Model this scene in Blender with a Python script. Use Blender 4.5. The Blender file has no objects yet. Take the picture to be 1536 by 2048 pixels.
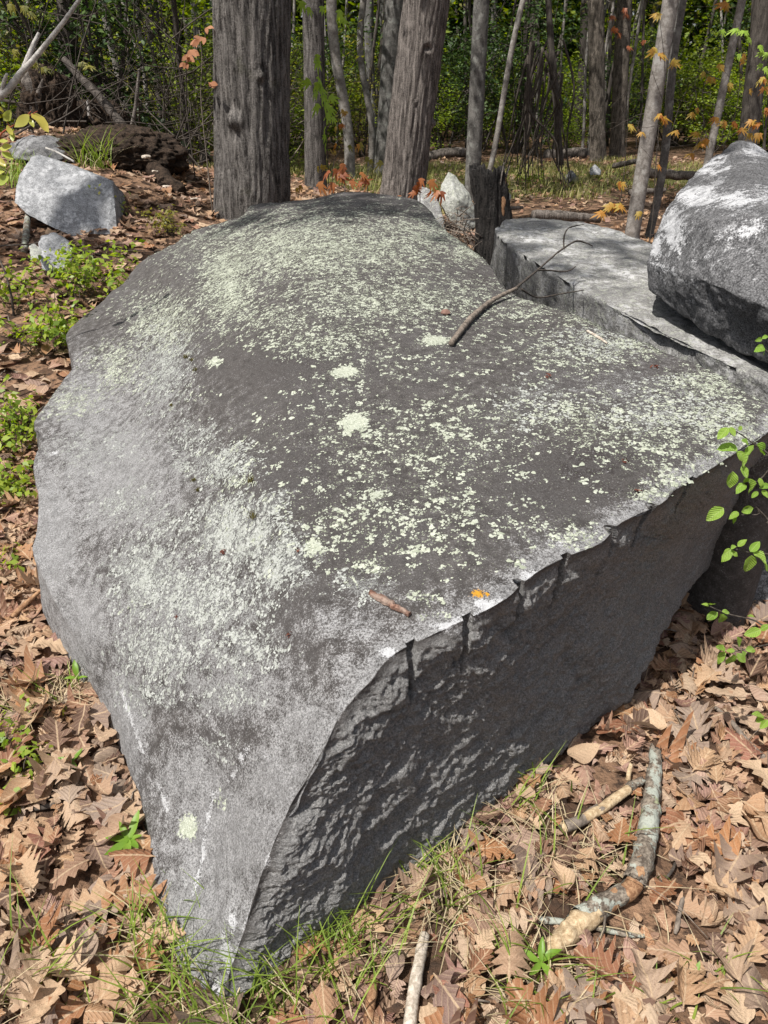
import bpy, bmesh, math, random
import numpy as np
from mathutils import Vector, Matrix
from mathutils.bvhtree import BVHTree
from mathutils.geometry import delaunay_2d_cdt
random.seed(7); RNG = np.random.default_rng(11)
scene = bpy.context.scene
C = scene.collection
R = math.radians

# ---------------------------------------------------------------- camera, sky, sun, exposure
PITCH = R(29.5); CAMZ = 1.6; F = 1536.0
camd = bpy.data.cameras.new('camera'); cam = bpy.data.objects.new('camera', camd); C.objects.link(cam)
cam.location = (0, 0, CAMZ); cam.rotation_euler = (math.pi/2 - PITCH, 0, 0)
camd.sensor_fit = 'HORIZONTAL'; camd.sensor_width = 36.0; camd.lens = 36.0
camd.clip_start = 0.05; camd.clip_end = 600
scene.camera = cam
SUN_EL = R(60); SUN_H = Vector((0.72, 0.69, 0)).normalized()       # horizontal direction the light travels
SUN_D = Vector((SUN_H.x*math.cos(SUN_EL), SUN_H.y*math.cos(SUN_EL), -math.sin(SUN_EL)))
sl = bpy.data.lights.new('sun', 'SUN'); sl.energy = 5.0; sl.angle = R(0.5); sl.color = (1.0, 0.955, 0.89)
so = bpy.data.objects.new('sun', sl); C.objects.link(so)
so.rotation_euler = SUN_D.to_track_quat('-Z', 'Y').to_euler(); so.location = (-6, -3, 12)
world = bpy.data.worlds.new('World'); scene.world = world; world.use_nodes = True
wn = world.node_tree; wn.nodes.clear()
sky = wn.nodes.new('ShaderNodeTexSky'); sky.sky_type = 'NISHITA'; sky.sun_disc = False; sky.dust_density = 3.0; sky.ozone_density = 0.5
sky.sun_elevation = SUN_EL; sky.sun_rotation = math.atan2(-SUN_H.x, -SUN_H.y)
bg = wn.nodes.new('ShaderNodeBackground'); bg.inputs['Strength'].default_value = 0.09
wo = wn.nodes.new('ShaderNodeOutputWorld')
hs = wn.nodes.new('ShaderNodeHueSaturation'); hs.inputs['Saturation'].default_value = 0.55      # sky desaturated all over, so its fill on shaded faces is less blue
wn.links.new(sky.outputs[0], hs.inputs['Color']); wn.links.new(hs.outputs[0], bg.inputs[0]); wn.links.new(bg.outputs[0], wo.inputs[0])
vs = scene.view_settings
scene.display_settings.display_device = 'sRGB'
vs.view_transform = 'Standard'; vs.look = 'None'; vs.exposure = 0.50; vs.gamma = 1.0; vs.use_curve_mapping = False
scene.cycles.max_bounces = 4; scene.cycles.diffuse_bounces = 3; scene.cycles.glossy_bounces = 2; scene.cycles.transmission_bounces = 3; scene.cycles.transparent_max_bounces = 4
try:
    scene.cycles.use_denoising = True
except Exception: pass

# ---------------------------------------------------------------- placing by sight line: a point of the photo at a known height or distance
_cp, _sp = math.cos(PITCH), math.sin(PITCH)
def ray(px, py):
    a, b = (px-768)/F, (1024-py)/F
    return Vector((a, _cp + b*_sp, -_sp + b*_cp))
def at_z(px, py, z):
    d = ray(px, py); return Vector((0, 0, CAMZ)) + d*((z-CAMZ)/d.z)
def at_y(px, py, y):
    d = ray(px, py); return Vector((0, 0, CAMZ)) + d*(y/d.y)
def project(P):
    P = np.asarray(P, float); x, y, z = P[..., 0], P[..., 1], P[..., 2]-CAMZ
    dep = y*_cp - z*_sp; up = y*_sp + z*_cp
    dep = np.where(np.abs(dep) < 1e-3, 1e-3, dep)
    return np.stack([768 + F*x/dep, 1024 - F*up/dep, dep], -1)

# ---------------------------------------------------------------- numpy noise
_perm = np.random.default_rng(3).permutation(256); _perm = np.concatenate([_perm, _perm, _perm])
_g3 = np.random.default_rng(5).normal(size=(256, 3)); _g3 /= np.linalg.norm(_g3, axis=1)[:, None]
def perlin(P):
    P = np.asarray(P, float); i = np.floor(P).astype(int); f = P - i; i &= 255
    u = f*f*f*(f*(f*6-15)+10)
    out = 0
    for dx in (0, 1):
        for dy in (0, 1):
            for dz in (0, 1):
                h = _perm[_perm[_perm[(i[:, 0]+dx) & 255] + ((i[:, 1]+dy) & 255)] + ((i[:, 2]+dz) & 255)]
                g = _g3[h]
                d = g[:, 0]*(f[:, 0]-dx) + g[:, 1]*(f[:, 1]-dy) + g[:, 2]*(f[:, 2]-dz)
                w = (u[:, 0] if dx else 1-u[:, 0])*(u[:, 1] if dy else 1-u[:, 1])*(u[:, 2] if dz else 1-u[:, 2])
                out = out + w*d
    return out*1.5
def fbm(P, octv=4, gain=0.5, ridged=False):
    P = np.asarray(P, float); s = 0; a = 1; tot = 0
    for k in range(octv):
        n = perlin(P*(2.03**k) + 17.3*k)
        if ridged: n = 1-2*np.abs(n)
        s = s + a*n; tot += a; a *= gain
    return s/tot
def sstep(a, b, x):
    t = np.clip((np.asarray(x, float)-a)/(b-a), 0, 1); return t*t*(3-2*t)

# ---------------------------------------------------------------- objects, labels
def tag(o, label=None, cat=None, group=None, kind=None):
    if label: o['label'] = label
    if cat: o['category'] = cat
    if group: o['group'] = group
    if kind: o['kind'] = kind
    return o
def empty(name, loc=(0, 0, 0), rz=0.0):
    o = bpy.data.objects.new(name, None); C.objects.link(o); o.location = loc; o.rotation_euler = (0, 0, rz)
    o.empty_display_size = 0.05
    return o
def mobj(name, me, mat=None, parent=None):
    o = bpy.data.objects.new(name, me); C.objects.link(o)
    if mat is not None and not me.materials: me.materials.append(mat)
    if parent is not None: o.parent = parent
    return o
def mesh_np(name, V, Fc, smooth=True, attrs=None, uv=None):
    """V (n,3); Fc list/array of faces; attrs {name: per-vertex floats}; uv per-vertex (n,2)."""
    me = bpy.data.meshes.new(name)
    V = np.asarray(V, np.float32)
    if isinstance(Fc, np.ndarray):
        k = Fc.shape[1]; nf = len(Fc)
        me.vertices.add(len(V)); me.vertices.foreach_set('co', V.ravel())
        me.loops.add(nf*k); me.loops.foreach_set('vertex_index', Fc.astype(np.int32).ravel())
        me.polygons.add(nf); me.polygons.foreach_set('loop_start', np.arange(0, nf*k, k, dtype=np.int32))
        me.update(calc_edges=True)
    else:
        me.from_pydata(V.tolist(), [], [list(map(int, f)) for f in Fc]); me.update()
    if smooth and len(me.polygons): me.polygons.foreach_set('use_smooth', np.ones(len(me.polygons), bool))
    if attrs:
        for k_, a in attrs.items():
            at = me.attributes.new(k_, 'FLOAT', 'POINT'); at.data.foreach_set('value', np.asarray(a, np.float32))
    if uv is not None:
        ul = me.uv_layers.new(name='UVMap'); li = np.empty(len(me.loops), np.int32); me.loops.foreach_get('vertex_index', li)
        ul.data.foreach_set('uv', np.asarray(uv, np.float32)[li].ravel())
    return me
def verts_of(me):
    a = np.empty(len(me.vertices)*3, np.float32); me.vertices.foreach_get('co', a); return a.reshape(-1, 3).astype(float)
def normals_of(me):
    a = np.empty(len(me.vertices)*3, np.float32); me.vertices.foreach_get('normal', a); return a.reshape(-1, 3).astype(float)

# ---------------------------------------------------------------- material helper
class NT:
    def __init__(s, name):
        s.m = bpy.data.materials.new(name); s.m.use_nodes = True; s.t = s.m.node_tree; s.t.nodes.clear()
        s.out = s.t.nodes.new('ShaderNodeOutputMaterial')
    def n(s, typ, **kw):
        nd = s.t.nodes.new('ShaderNode'+typ)
        for k, v in kw.items():
            if hasattr(nd, k) and k not in nd.inputs: setattr(nd, k, v)
            else: s.put(nd.inputs[k], v)
        return nd
    def put(s, sock, v):
        if isinstance(v, bpy.types.NodeSocket): s.t.links.new(v, sock)
        elif isinstance(v, bpy.types.Node): s.t.links.new(v.outputs[0], sock)
        else:
            if sock.type == 'RGBA' and len(v) == 3: v = (*v, 1)
            sock.default_value = v
    def math(s, op, a, b=0.0, c=None, clamp=False):
        nd = s.t.nodes.new('ShaderNodeMath'); nd.operation = op; nd.use_clamp = clamp
        s.put(nd.inputs[0], a); s.put(nd.inputs[1], b)
        if c is not None: s.put(nd.inputs[2], c)
        return nd.outputs[0]
    def add(s, a, b): return s.math('ADD', a, b)
    def mul(s, a, b): return s.math('MULTIPLY', a, b)
    def sub(s, a, b): return s.math('SUBTRACT', a, b)
    def ramp(s, x, a, b, c=0.0, d=1.0, smooth=True):
        nd = s.t.nodes.new('ShaderNodeMapRange'); nd.interpolation_type = 'SMOOTHSTEP' if smooth else 'LINEAR'
        s.put(nd.inputs[0], x); s.put(nd.inputs[1], a); s.put(nd.inputs[2], b); s.put(nd.inputs[3], c); s.put(nd.inputs[4], d)
        return nd.outputs[0]
    def mix(s, f, a, b):
        nd = s.t.nodes.new('ShaderNodeMix'); nd.data_type = 'RGBA'
        s.put(nd.inputs[0], f); s.put(nd.inputs[6], a); s.put(nd.inputs[7], b); return nd.outputs[2]
    def attr(s, name): return s.n('Attribute', attribute_name=name).outputs['Fac']
    def noise(s, vec, scale, detail=3.0, rough=0.55, dist=0.0):
        return s.n('TexNoise', Vector=vec, Scale=scale, Detail=detail, Roughness=rough, Distortion=dist).outputs['Fac']
    def noisec(s, vec, scale, detail=2.0):
        return s.n('TexNoise', Vector=vec, Scale=scale, Detail=detail).outputs['Color']
    def vscale(s, vec, k):
        nd = s.t.nodes.new('ShaderNodeVectorMath'); nd.operation = 'MULTIPLY'; s.put(nd.inputs[0], vec); nd.inputs[1].default_value = k; return nd.outputs[0]
    def warp(s, vec, scale, amt):
        nc = s.noisec(vec, scale)
        a = s.t.nodes.new('ShaderNodeVectorMath'); a.operation = 'SUBTRACT'; s.put(a.inputs[0], nc); a.inputs[1].default_value = (.5, .5, .5)
        b = s.t.nodes.new('ShaderNodeVectorMath'); b.operation = 'MULTIPLY_ADD'; s.put(b.inputs[0], a.outputs[0]); b.inputs[1].default_value = (amt,)*3; s.put(b.inputs[2], vec)
        return b.outputs[0]
    def bump(s, h, strength=0.5, dist=0.01, normal=None):
        nd = s.n('Bump', Height=h, Strength=strength, Distance=dist)
        if normal is not None: s.put(nd.inputs['Normal'], normal)
        return nd.outputs[0]
    def principled(s, color, rough=0.8, normal=None, spec=0.3, transl=None):
        p = s.n('BsdfPrincipled'); s.put(p.inputs['Base Color'], color); s.put(p.inputs['Roughness'], rough); s.put(p.inputs['Specular IOR Level'], spec)
        if normal is not None: s.put(p.inputs['Normal'], normal)
        o = p.outputs[0]
        if transl is not None:
            fac, tc = transl
            tr = s.n('BsdfTranslucent'); s.put(tr.inputs['Color'], tc)
            if normal is not None: s.put(tr.inputs['Normal'], normal)
            mx = s.n('MixShader'); s.put(mx.inputs[0], fac); s.t.links.new(o, mx.inputs[1]); s.t.links.new(tr.outputs[0], mx.inputs[2]); o = mx.outputs[0]
        s.t.links.new(o, s.out.inputs['Surface'])
        return s.m
def coord(nt, which='Object'):
    return nt.n('TexCoord').outputs[which]
# ---------------------------------------------------------------- ground height
_gy = [-5, 0, 1.2, 2.2, 3.2, 4.6, 6, 8, 10, 14, 18, 30]; _ga = [0, 0, 0.0, .05, .18, .42, .62, .78, .62, .2, 0, 0]
def ground_h(x, y):
    x = np.asarray(x, float); y = np.asarray(y, float)
    A = np.interp(y, _gy, _ga); S = sstep(1.4, -2.4, x)
    h = A*S
    h = h + 0.30*np.exp(-(((x+4.0)/1.5)**2 + ((y-8.2)/1.3)**2)) + 0.14*np.exp(-(((x+2.3)/0.7)**2 + ((y-6.9)/0.5)**2)) + 0.22*np.exp(-(((x+2.7)/0.8)**2 + ((y-7.9)/0.6)**2))
    P = np.stack([x.ravel(), y.ravel(), np.zeros(x.size)], -1)
    n = (0.05*perlin(P*0.8)*sstep(3, 9, y.ravel()) + 0.015*perlin(P*2.3) + 0.008*perlin(P*6.1)).reshape(x.shape)
    far = 1.2*sstep(25, 70, y)*(0.6+0.4*np.sin(x*0.07))
    dip = -0.04*np.exp(-((x+.335)**2+(y-.80)**2)/.17**2)
    return h + n + far + dip
def gh(x, y): return float(ground_h(np.array([x]), np.array([y]))[0])
def at_ground(px, py, dz=0.0):
    # first point of the sight line that meets the ground raised by dz
    d = np.array(ray(px, py)); t = np.geomspace(.5, 40, 1500); P = np.array([0, 0, CAMZ])+t[:, None]*d
    f = P[:, 2]-ground_h(P[:, 0], P[:, 1])-dz; k = int(np.argmax(f < 0)) if (f < 0).any() else len(t)-1
    return Vector(P[k])

# ---------------------------------------------------------------- the great boulder
B = [(442,2006,-.01),(520,1958,-.02),(640,1882,-.02),(760,1790,-.02),(880,1705,-.02),(985,1622,-.02),(1075,1547,-.01),(1200,1432,.02),
     (1262,1390,.06),(1320,1272,.13),(1390,1165,.19),(1460,1070,.26),(1540,950,.35),(1635,850,.45)]
_rz = [(430,0),(463,.05),(490,.18),(538,.345),(605,.46),(673,.565),(770,.645),(870,.68),(960,.705),(1110,.74),(1280,.765),(1400,.78),(1465,.79),(1545,.80)]
RG = [(u, v, float(np.interp(u, [p[0] for p in _rz], [p[1] for p in _rz]))) for u, v in
      [(464,1932),(492,1850),(514,1780),(537,1712),(566,1642),(604,1574),(646,1500),(673,1443),(710,1394),(744,1360),(779,1315),(843,1280),(904,1251),(958,1228),(1015,1192),(1042,1176),
       (1080,1138),(1136,1114),(1206,1086),(1234,1054),(1292,1016),(1334,1006),(1354,976),(1402,955),(1461,918),(1545,860)]]
RG = [RG[0]]+[((q[0], .5*q[1]+.25*(a_[1]+c_[1]), q[2]) if q[0] > 980 else q) for a_, q, c_ in zip(RG[:-2], RG[1:-1], RG[2:])]+[RG[-1]]
CORNER = (1650,800,.81)
OUT = [(1540,800,.82),(1450,752,.83),(1330,700,.84),(1210,652,.85),(1110,612,.86),(1045,592,.86),(1005,562,.86),(978,522,.88),(925,483,.91),
       (885,452,.93),(850,407,.96),(790,391,.97),(700,380,.98),(640,393,.95),(560,402,.93),(497,410,.90),(480,432,.86),(385,456,.78),(350,484,.73),
       (290,512,.66),(240,570,.58),(150,640,.48),(130,682,.45),(141,738,.43),(70,830,.38),(78,872,.375),(65,935,.35),(75,1005,.33),(62,1082,.29),(72,1125,.265),
       (132,1250,.19),(202,1372,.11),(258,1528,.06),(275,1590,.05),(302,1725,.03),(332,1892,.0)]
INN = [(600,460,.945),(780,470,.95),(470,510,.83),(900,560,.895),(620,560,.91),(780,580,.90),(432,620,.775),(300,650,.595),(220,720,.50),
       (560,700,.835),(720,700,.845),(900,700,.85),(1080,720,.84),(1250,800,.82),(420,740,.735),(250,800,.485),(150,840,.42),
       (455,860,.695),(600,850,.76),(800,850,.785),(1000,860,.80),(1200,900,.795),(1400,860,.81),(200,960,.41),(130,1000,.36),(340,960,.55),(530,980,.715),
       (700,1000,.73),(900,1000,.755),(1100,1000,.765),(150,1130,.30),(280,1130,.42),(430,1130,.55),(590,1130,.672),(740,1150,.69),(900,1130,.72),
       (240,1280,.29),(380,1290,.43),(520,1300,.53),(652,1290,.632),(400,1450,.32),(540,1430,.465),(450,1600,.235),(535,1560,.385),(425,1750,.13),(370,1700,.11),(365,1830,.055)]
CR = [(238,1385,.185),(288,1505,.15),(333,1622,.115)]
FACE = [(560,1830,.14),(660,1730,.22),(700,1590,.34),(800,1560,.30),(900,1450,.36),(1010,1400,.36),(1110,1270,.44),(1230,1190,.45),(1350,1080,.48),(1460,1000,.52)]
ring = B + [CORNER] + OUT
pts = ring + RG + INN + CR + FACE
nR = len(ring); P3 = [at_z(*p) for p in pts]
V2 = [Vector((p[0], -p[1])) for p in pts]
edges = [(i, (i+1) % nR) for i in range(nR)]
ridge_idx = [0] + list(range(nR, nR+len(RG))) + [len(B)]
edges += list(zip(ridge_idx[:-1], ridge_idx[1:]))
brk = [nR+len(RG)+[q[:2] for q in INN].index(k) for k in [(470,510),(432,620),(420,740),(455,860),(530,980),(590,1130),(652,1290)]] + [nR+7]
edges += list(zip(brk[:-1], brk[1:]))
ci = nR+len(RG)+len(INN); edges += [(ci, ci+1), (ci+1, ci+2)]
vo, eo, fo, ovo, oeo, ofo = delaunay_2d_cdt(V2, edges, [], 1, 1e-6)
assert len(vo) == len(pts)
remap = [o[0] for o in ovo]
faces = [[remap[i] for i in f] for f in fo]
faces = [f for f in faces if all(True for _ in f)]
# lower ring, under the ground or under the overhang
cen = Vector((-0.2, 2.6, 0))
low = []
for i, p in enumerate(P3[:nR]):
    d = Vector((p.x-cen.x, p.y-cen.y, 0)); d.normalize()
    if 7 <= i <= 13: q = p - d*0.30; z = -0.15
    elif i < 7: q = p - d*0.02; z = -0.2
    else: q = p + d*0.03; z = gh(p.x, p.y)-0.2
    low.append(Vector((q.x, q.y, min(z, p.z-0.12))))
n0 = len(P3)
allP = P3 + low
# orientation: image CDT with y up gives CCW seen from the camera = outward
fl = [list(f) for f in faces]
for i in range(nR):
    j = (i+1) % nR
    fl.append([i, n0+i, n0+j, j])
bm = bmesh.new()
bv = [bm.verts.new(p) for p in allP]
for f in fl:
    try: bm.faces.new([bv[k] for k in f])
    except ValueError: pass
bmesh.ops.recalc_face_normals(bm, faces=bm.faces)
cl = bm.edges.layers.float.new('crease_edge')
def crease(a, b, v):
    e = bm.edges.get((bv[a], bv[b]))
    if e: e[cl] = v
for a, b in zip(ridge_idx[:-1], ridge_idx[1:]): crease(a, b, 0.93)
for a, b in ((ci, ci+1), (ci+1, ci+2)): crease(a, b, 0.5)
for a, b in zip(brk[:-1], brk[1:]): crease(a, b, 0.55)
for i in range(14): crease(i, i+1, 0.6)
for i in range(14, nR): crease(i, (i+1) % nR, 0.6)
cm = bpy.data.meshes.new('boulder_cage'); bm.to_mesh(cm); bm.free()
tmp = bpy.data.objects.new('boulder_cage', cm); C.objects.link(tmp)
md = tmp.modifiers.new('s', 'SUBSURF'); md.levels = 2; md.render_levels = 2; md.use_limit_surface = False
target = verts_of(cm)
for it in range(5):
    dg = bpy.context.evaluated_depsgraph_get(); ev = tmp.evaluated_get(dg); em = ev.to_mesh()
    cur = verts_of(em)[:len(target)]; ev.to_mesh_clear()
    nv = verts_of(cm) + 0.8*(target-cur)
    nv[n0:] = target[n0:]
    cm.vertices.foreach_set('co', nv.astype(np.float32).ravel()); cm.update()
md.levels = 5
dg = bpy.context.evaluated_depsgraph_get(); dg.update(); ev = tmp.evaluated_get(dg); em = ev.to_mesh()
BV = verts_of(em); BN = normals_of(em)
bf = np.empty(len(em.loops), np.int32); em.loops.foreach_get('vertex_index', bf); bf = bf.reshape(-1, 4)
ev.to_mesh_clear(); bpy.data.objects.remove(tmp); bpy.data.meshes.remove(cm)

def in_poly(x, y, poly):
    r = np.zeros(x.shape, bool); n = len(poly)
    for i in range(n):
        x1, y1 = poly[i][:2]; x2, y2 = poly[(i+1) % n][:2]
        c = ((y1 > y) != (y2 > y)) & (x < (x2-x1)*(y-y1)/((y2-y1) if y2 != y1 else 1e-9)+x1)
        r ^= c
    return r
def seg_dist(x, y, line):
    d = np.full(x.shape, 1e9)
    for (x1, y1), (x2, y2) in zip(line[:-1], line[1:]):
        l2 = (x2-x1)**2+(y2-y1)**2; t = np.clip(((x-x1)*(x2-x1)+(y-y1)*(y2-y1))/l2, 0, 1)
        d = np.minimum(d, np.hypot(x-x1-t*(x2-x1), y-y1-t*(y2-y1)))
    return d
def blobs(u, v, L):
    r = np.zeros(u.shape)
    for cx, cy, rx, ry, w in L:
        r = np.maximum(r, w*np.exp(-(((u-cx)/rx)**2+((v-cy)/ry)**2))) if w > 0 else r + w*np.exp(-(((u-cx)/rx)**2+((v-cy)/ry)**2))
    return r
ridge_line = [(442,2006)] + [p[:2] for p in RG] + [CORNER[:2]]
face_poly = ridge_line + [p[:2] for p in B[::-1]]
def refine(V, N, Fq, flag):
    # split the flagged quads in four; midpoints on the border of the flagged area are listed with their two ends
    q = Fq[flag]; keep = Fq[~flag]
    e = np.stack([q, np.roll(q, -1, 1)], -1).reshape(-1, 2); es = np.sort(e, 1)
    ue, inv, cnt = np.unique(es, axis=0, return_inverse=True, return_counts=True); inv = inv.ravel()
    mid = V[ue].mean(1); midn = N[ue].mean(1); cen_ = V[q].mean(1); cenn = N[q].mean(1)
    m0 = len(V); c0 = m0+len(ue)
    em_ = (m0+inv).reshape(-1, 4); cc_ = c0+np.arange(len(q))
    sub = [np.stack([q[:, k], em_[:, k], cc_, em_[:, (k+3) % 4]], -1) for k in range(4)]
    NN = np.concatenate([N, midn, cenn]); NN /= np.linalg.norm(NN, axis=1)[:, None]+1e-9
    b = np.nonzero(cnt == 1)[0]
    return np.concatenate([V, mid, cen_]), NN, np.concatenate([keep]+sub), (m0+b, ue[b])
pr = project(BV); U, Vv, DEP = pr[:, 0], pr[:, 1], pr[:, 2]
_fm = in_poly(U, Vv, face_poly) & (BN[:, 1] < 0.3) & (U < 1600)
_rd = seg_dist(U, Vv, ridge_line)/F*DEP
_near = DEP < 1.75
_flag = ((_fm & (U < 1330)) | (_rd < 0.03))[bf].all(1) & (BN[bf[:, 0], 1] < .6)
_z = BV[:, 2]-ground_h(BV[:, 0], BV[:, 1]); _vis = (_z > -.03)[bf].any(1); bf, _flag = bf[_vis], _flag[_vis]
BV, BN, bf, border = refine(BV, BN, bf, _flag)
_u, _i = np.unique(bf, return_inverse=True); _mp = np.full(len(BV), -1); _mp[_u] = np.arange(len(_u)); BV, BN, bf = BV[_u], BN[_u], _i.reshape(-1, 4); border = (_mp[border[0]], _mp[border[1]])
pr = project(BV); U, Vv, DEP = pr[:, 0], pr[:, 1], pr[:, 2]
rd = seg_dist(U, Vv, ridge_line)/F*DEP          # metres from the ridge
facem = in_poly(U, Vv, face_poly) & (BN[:, 1] < 0.3)
face = np.where(facem, sstep(0.0, 0.02, rd), 0.0)
top = np.where(facem, 0.0, 1.0)
# relief
und = 0.010*fbm(BV*1.7, 3) + 0.0055*fbm(BV*6.5, 3) + 0.0016*fbm(BV*32, 3)
gul = -0.007*sstep(0.45, 0.9, fbm(BV*np.array([5.0, 2.2, 4]), 3, ridged=True))*sstep(700, 300, U)
left_rough = sstep(520, 150, U)*sstep(1500, 900, Vv)
dtop = und + gul + left_rough*(0.008*fbm(BV*np.array([9, 3.5, 9]), 3))
lip = np.exp(-(rd/0.03)**2)
dtop = dtop - lip*0.012*(0.3+sstep(-.2, .5, fbm(BV*11, 3))) 
ax = np.array([[0.64, 0.55, 0.55], [-0.3, -0.3, 0.9], [0.7, -0.7, 0]])     # along, across, out of the split face
Q = BV @ ax.T
rough = sstep(1480, 1080, U)*sstep(1150, 1400, Vv+0.35*(U-700))
ledge = .55*fbm(Q*np.array([8, 15, 8]), 4, 0.6)+.45*fbm(Q*np.array([6, 11, 6])+4, 4, .55, ridged=True)
dface = 0.012*fbm(BV*3.1, 3) + (0.6+0.7*rough)*(0.022*ledge + 0.011*fbm(Q*np.array([20, 32, 20]), 3, .6, ridged=True)) + 0.0035*fbm(BV*60, 2) - 0.012*lip*sstep(-.3, .4, fbm(BV*14+3, 2))
disp = np.where(facem, dface*sstep(-0.005, 0.03, rd) - lip*0.004, dtop)
# fissures along the left shoulder
for line, dep_ in (([(340,880),(352,893),(368,908)], .012), ([(500,945),(503,965),(498,985)], .008), ([(560,1110),(575,1120),(590,1112)], .007), ([(620,1412),(650,1425),(675,1437)], .006),
                   ([(372,430),(380,470),(372,500)], .01), ([(145,735),(175,725),(200,700)], .01), ([(75,868),(95,872),(120,860)], .012)):
    d = seg_dist(U, Vv, line)/F*DEP
    disp = disp - np.where(facem, 0, dep_*np.exp(-(d/0.009)**2))
BV2 = BV + BN*disp[:, None]
# half drill holes of the old split along the ridge
hole_px = [(826,1318,96),(938,1232,92),(1047,1165,96),(1137,1118,88),(1231,1072,84),(1311,1015,74),(1391,962,64)]
rl3 = np.array([list(P3[k]) for k in ridge_idx])
rlp = project(rl3)
hface = np.zeros(len(BV))
for hx, hy, hl in hole_px:
    k = np.argmin(np.abs(np.interp(np.linspace(0, 1, 4000), np.linspace(0, 1, len(rlp)), rlp[:, 0]) - hx))
    s = np.linspace(0, 1, 4000)[k]
    top3 = np.array([np.interp(s, np.linspace(0, 1, len(rlp)), rl3[:, j]) for j in range(3)])
    seg = min(int(s*(len(rlp)-1)), len(rlp)-2); tan = rl3[seg+1]-rl3[seg]; tan[2] = 0; tan /= np.linalg.norm(tan)
    nrm = np.array([tan[1], -tan[0], 0.0])
    if nrm[1] > 0: nrm = -nrm
    rel = BV2 - top3
    a = rel @ tan; b = -rel[:, 2]; L = hl/F*project(top3[None])[0, 2]*1.75
    rad = 0.0105*np.clip(1.0-(b/L), 0, 1)**0.4
    near = (np.abs(rel @ nrm) < 0.09) & (b > -0.05) & (b < L)
    dd = np.where(near & (np.abs(a) < rad), np.sqrt(np.maximum(rad**2-a**2, 0)), 0)*2.2
    inn = facem | (rd < 0.010)
    dd = np.where(inn, dd, 0)
    BV2 = BV2 - nrm[None]*dd[:, None]
    hface = np.maximum(hface, np.where(dd > 0.003, 1.0, 0))
BV2[border[0]] = BV2[border[1]].mean(1)
# material fields
und2 = fbm(BV*3.0, 3)
lich = blobs(U, Vv, [(640,500,300,90,.92),(780,600,280,70,.82),(850,470,140,60,.75),(455,560,75,130,1.0),(330,640,90,70,.85),(230,730,70,60,.8),(140,800,70,35,.75),(690,742,38,13,1.5),(708,846,36,22,1.6),(655,880,30,14,.95),
     (868,680,34,11,1.4),(752,990,22,14,1.3),(625,1095,40,22,1.25),(735,1135,60,20,.95),(850,1195,40,18,.8),(865,1230,50,10,.8),(790,1040,330,130,.66),(860,880,300,160,.60),(640,900,200,160,.5),(820,800,520,330,.40),(620,690,130,40,.85),(700,660,120,40,.7),
     (1180,850,120,70,.75),(1310,880,160,90,.78),(1450,860,120,90,.95),(1200,640,110,22,1.05),(1300,690,120,30,.95),(1420,770,120,40,1.0),(945,500,70,34,1.0),(1040,620,140,40,.6),(1120,700,200,70,.55),
     (1350,960,60,30,.95),(1300,985,60,22,1.0),(1150,1060,70,40,.75),(470,965,40,18,1.0),(430,725,18,9,1.5),(480,470,90,30,.75),(1000,1040,200,80,.45),(375,1655,22,24,1.7),(440,1600,13,12,1.0),(265,1210,60,30,.35),
     (560,640,90,50,.75),(510,640,60,40,.8),(640,760,60,20,.5)])
lich = lich + blobs(U, Vv, [(500,745,100,40,-.35),(590,900,50,70,-.2),(980,770,80,30,-.15),(840,775,100,25,-.15)])
lich = np.clip(lich + 0.16*und2, 0, 1.6)*top
crust = blobs(U, Vv, [(470,1060,95,75,1.1),(560,1120,75,65,1.0),(290,1150,90,90,.85),(420,1200,150,80,.85),(330,1300,120,80,.75),(480,1290,110,60,.7),(250,1010,90,60,.5),(440,930,100,50,.75),(390,880,70,50,.55),
     (720,1175,80,35,.65),(540,1010,40,40,.8),(350,1060,80,60,.55),(300,1390,70,40,.55),(450,1390,120,50,.5),(200,900,120,70,.35),(330,730,70,110,.6),(1180,690,120,40,.55),(1300,820,150,70,.55),(1080,800,130,60,.35),(1400,830,100,60,.5),(440,1500,60,40,.45)])
crust = np.clip(crust + 0.2*fbm(BV*4.1+9, 3), 0, 1.3)*top
fresh = blobs(U, Vv, [(450,1680,150,150,.95),(390,1850,120,170,.95),(610,1450,110,90,.75),(700,1340,80,50,.6),(100,1080,70,180,1.0),(160,1250,70,130,.95),(240,1450,65,150,.95),(380,1560,110,90,.75),(110,920,50,60,.45),(560,1560,90,90,.95),(880,1200,160,40,.35),(1080,1080,80,30,.35),(230,950,190,180,.75),(330,1250,220,220,.62),(300,780,100,120,.5),(180,820,130,130,.65),(480,1380,180,100,.65),(1300,780,200,60,.3),(700,1250,140,70,.5)])
fresh = np.maximum(fresh, 0.75*np.exp(-(rd/0.05)**2))
fresh = np.clip(fresh + 0.08*fbm(BV*5+3, 3), 0, 1)*top
white = 0.95*np.exp(-(rd/(0.012+.014*sstep(700, 850, U)*sstep(1150, 950, U)))**2)*sstep(-.25, .3, fbm(BV*9+1, 3))*sstep(1500, 1000, U)
for line, w in (([(497,1498),(478,1535),(459,1562)], .007), ([(432,1582),(418,1640),(412,1665)], .007), ([(410,1668),(405,1710),(397,1740),(386,1790)], .006), ([(236,1385),(262,1450),(285,1505)], .007), ([(316,1570),(334,1618)], .008), ([(486,1500),(480,1525)],.005)):
    d = seg_dist(U, Vv, line)/F*DEP; white = np.maximum(white, .66*np.exp(-(d/(w*1.25))**2))
white = np.maximum(white, blobs(U, Vv, [(965,1205,20,10,1.0),(900,1250,40,12,.9),(780,1305,22,16,.9),(450,1910,16,60,.9),(462,1850,10,40,.8),(430,1975,14,24,.9),(1110,1085,30,12,.6),(530,1520,40,20,.35),(110,905,14,8,.6)]))
white = np.where(facem, np.where(rd < 0.02, white*0.6, 0), white)
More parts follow.
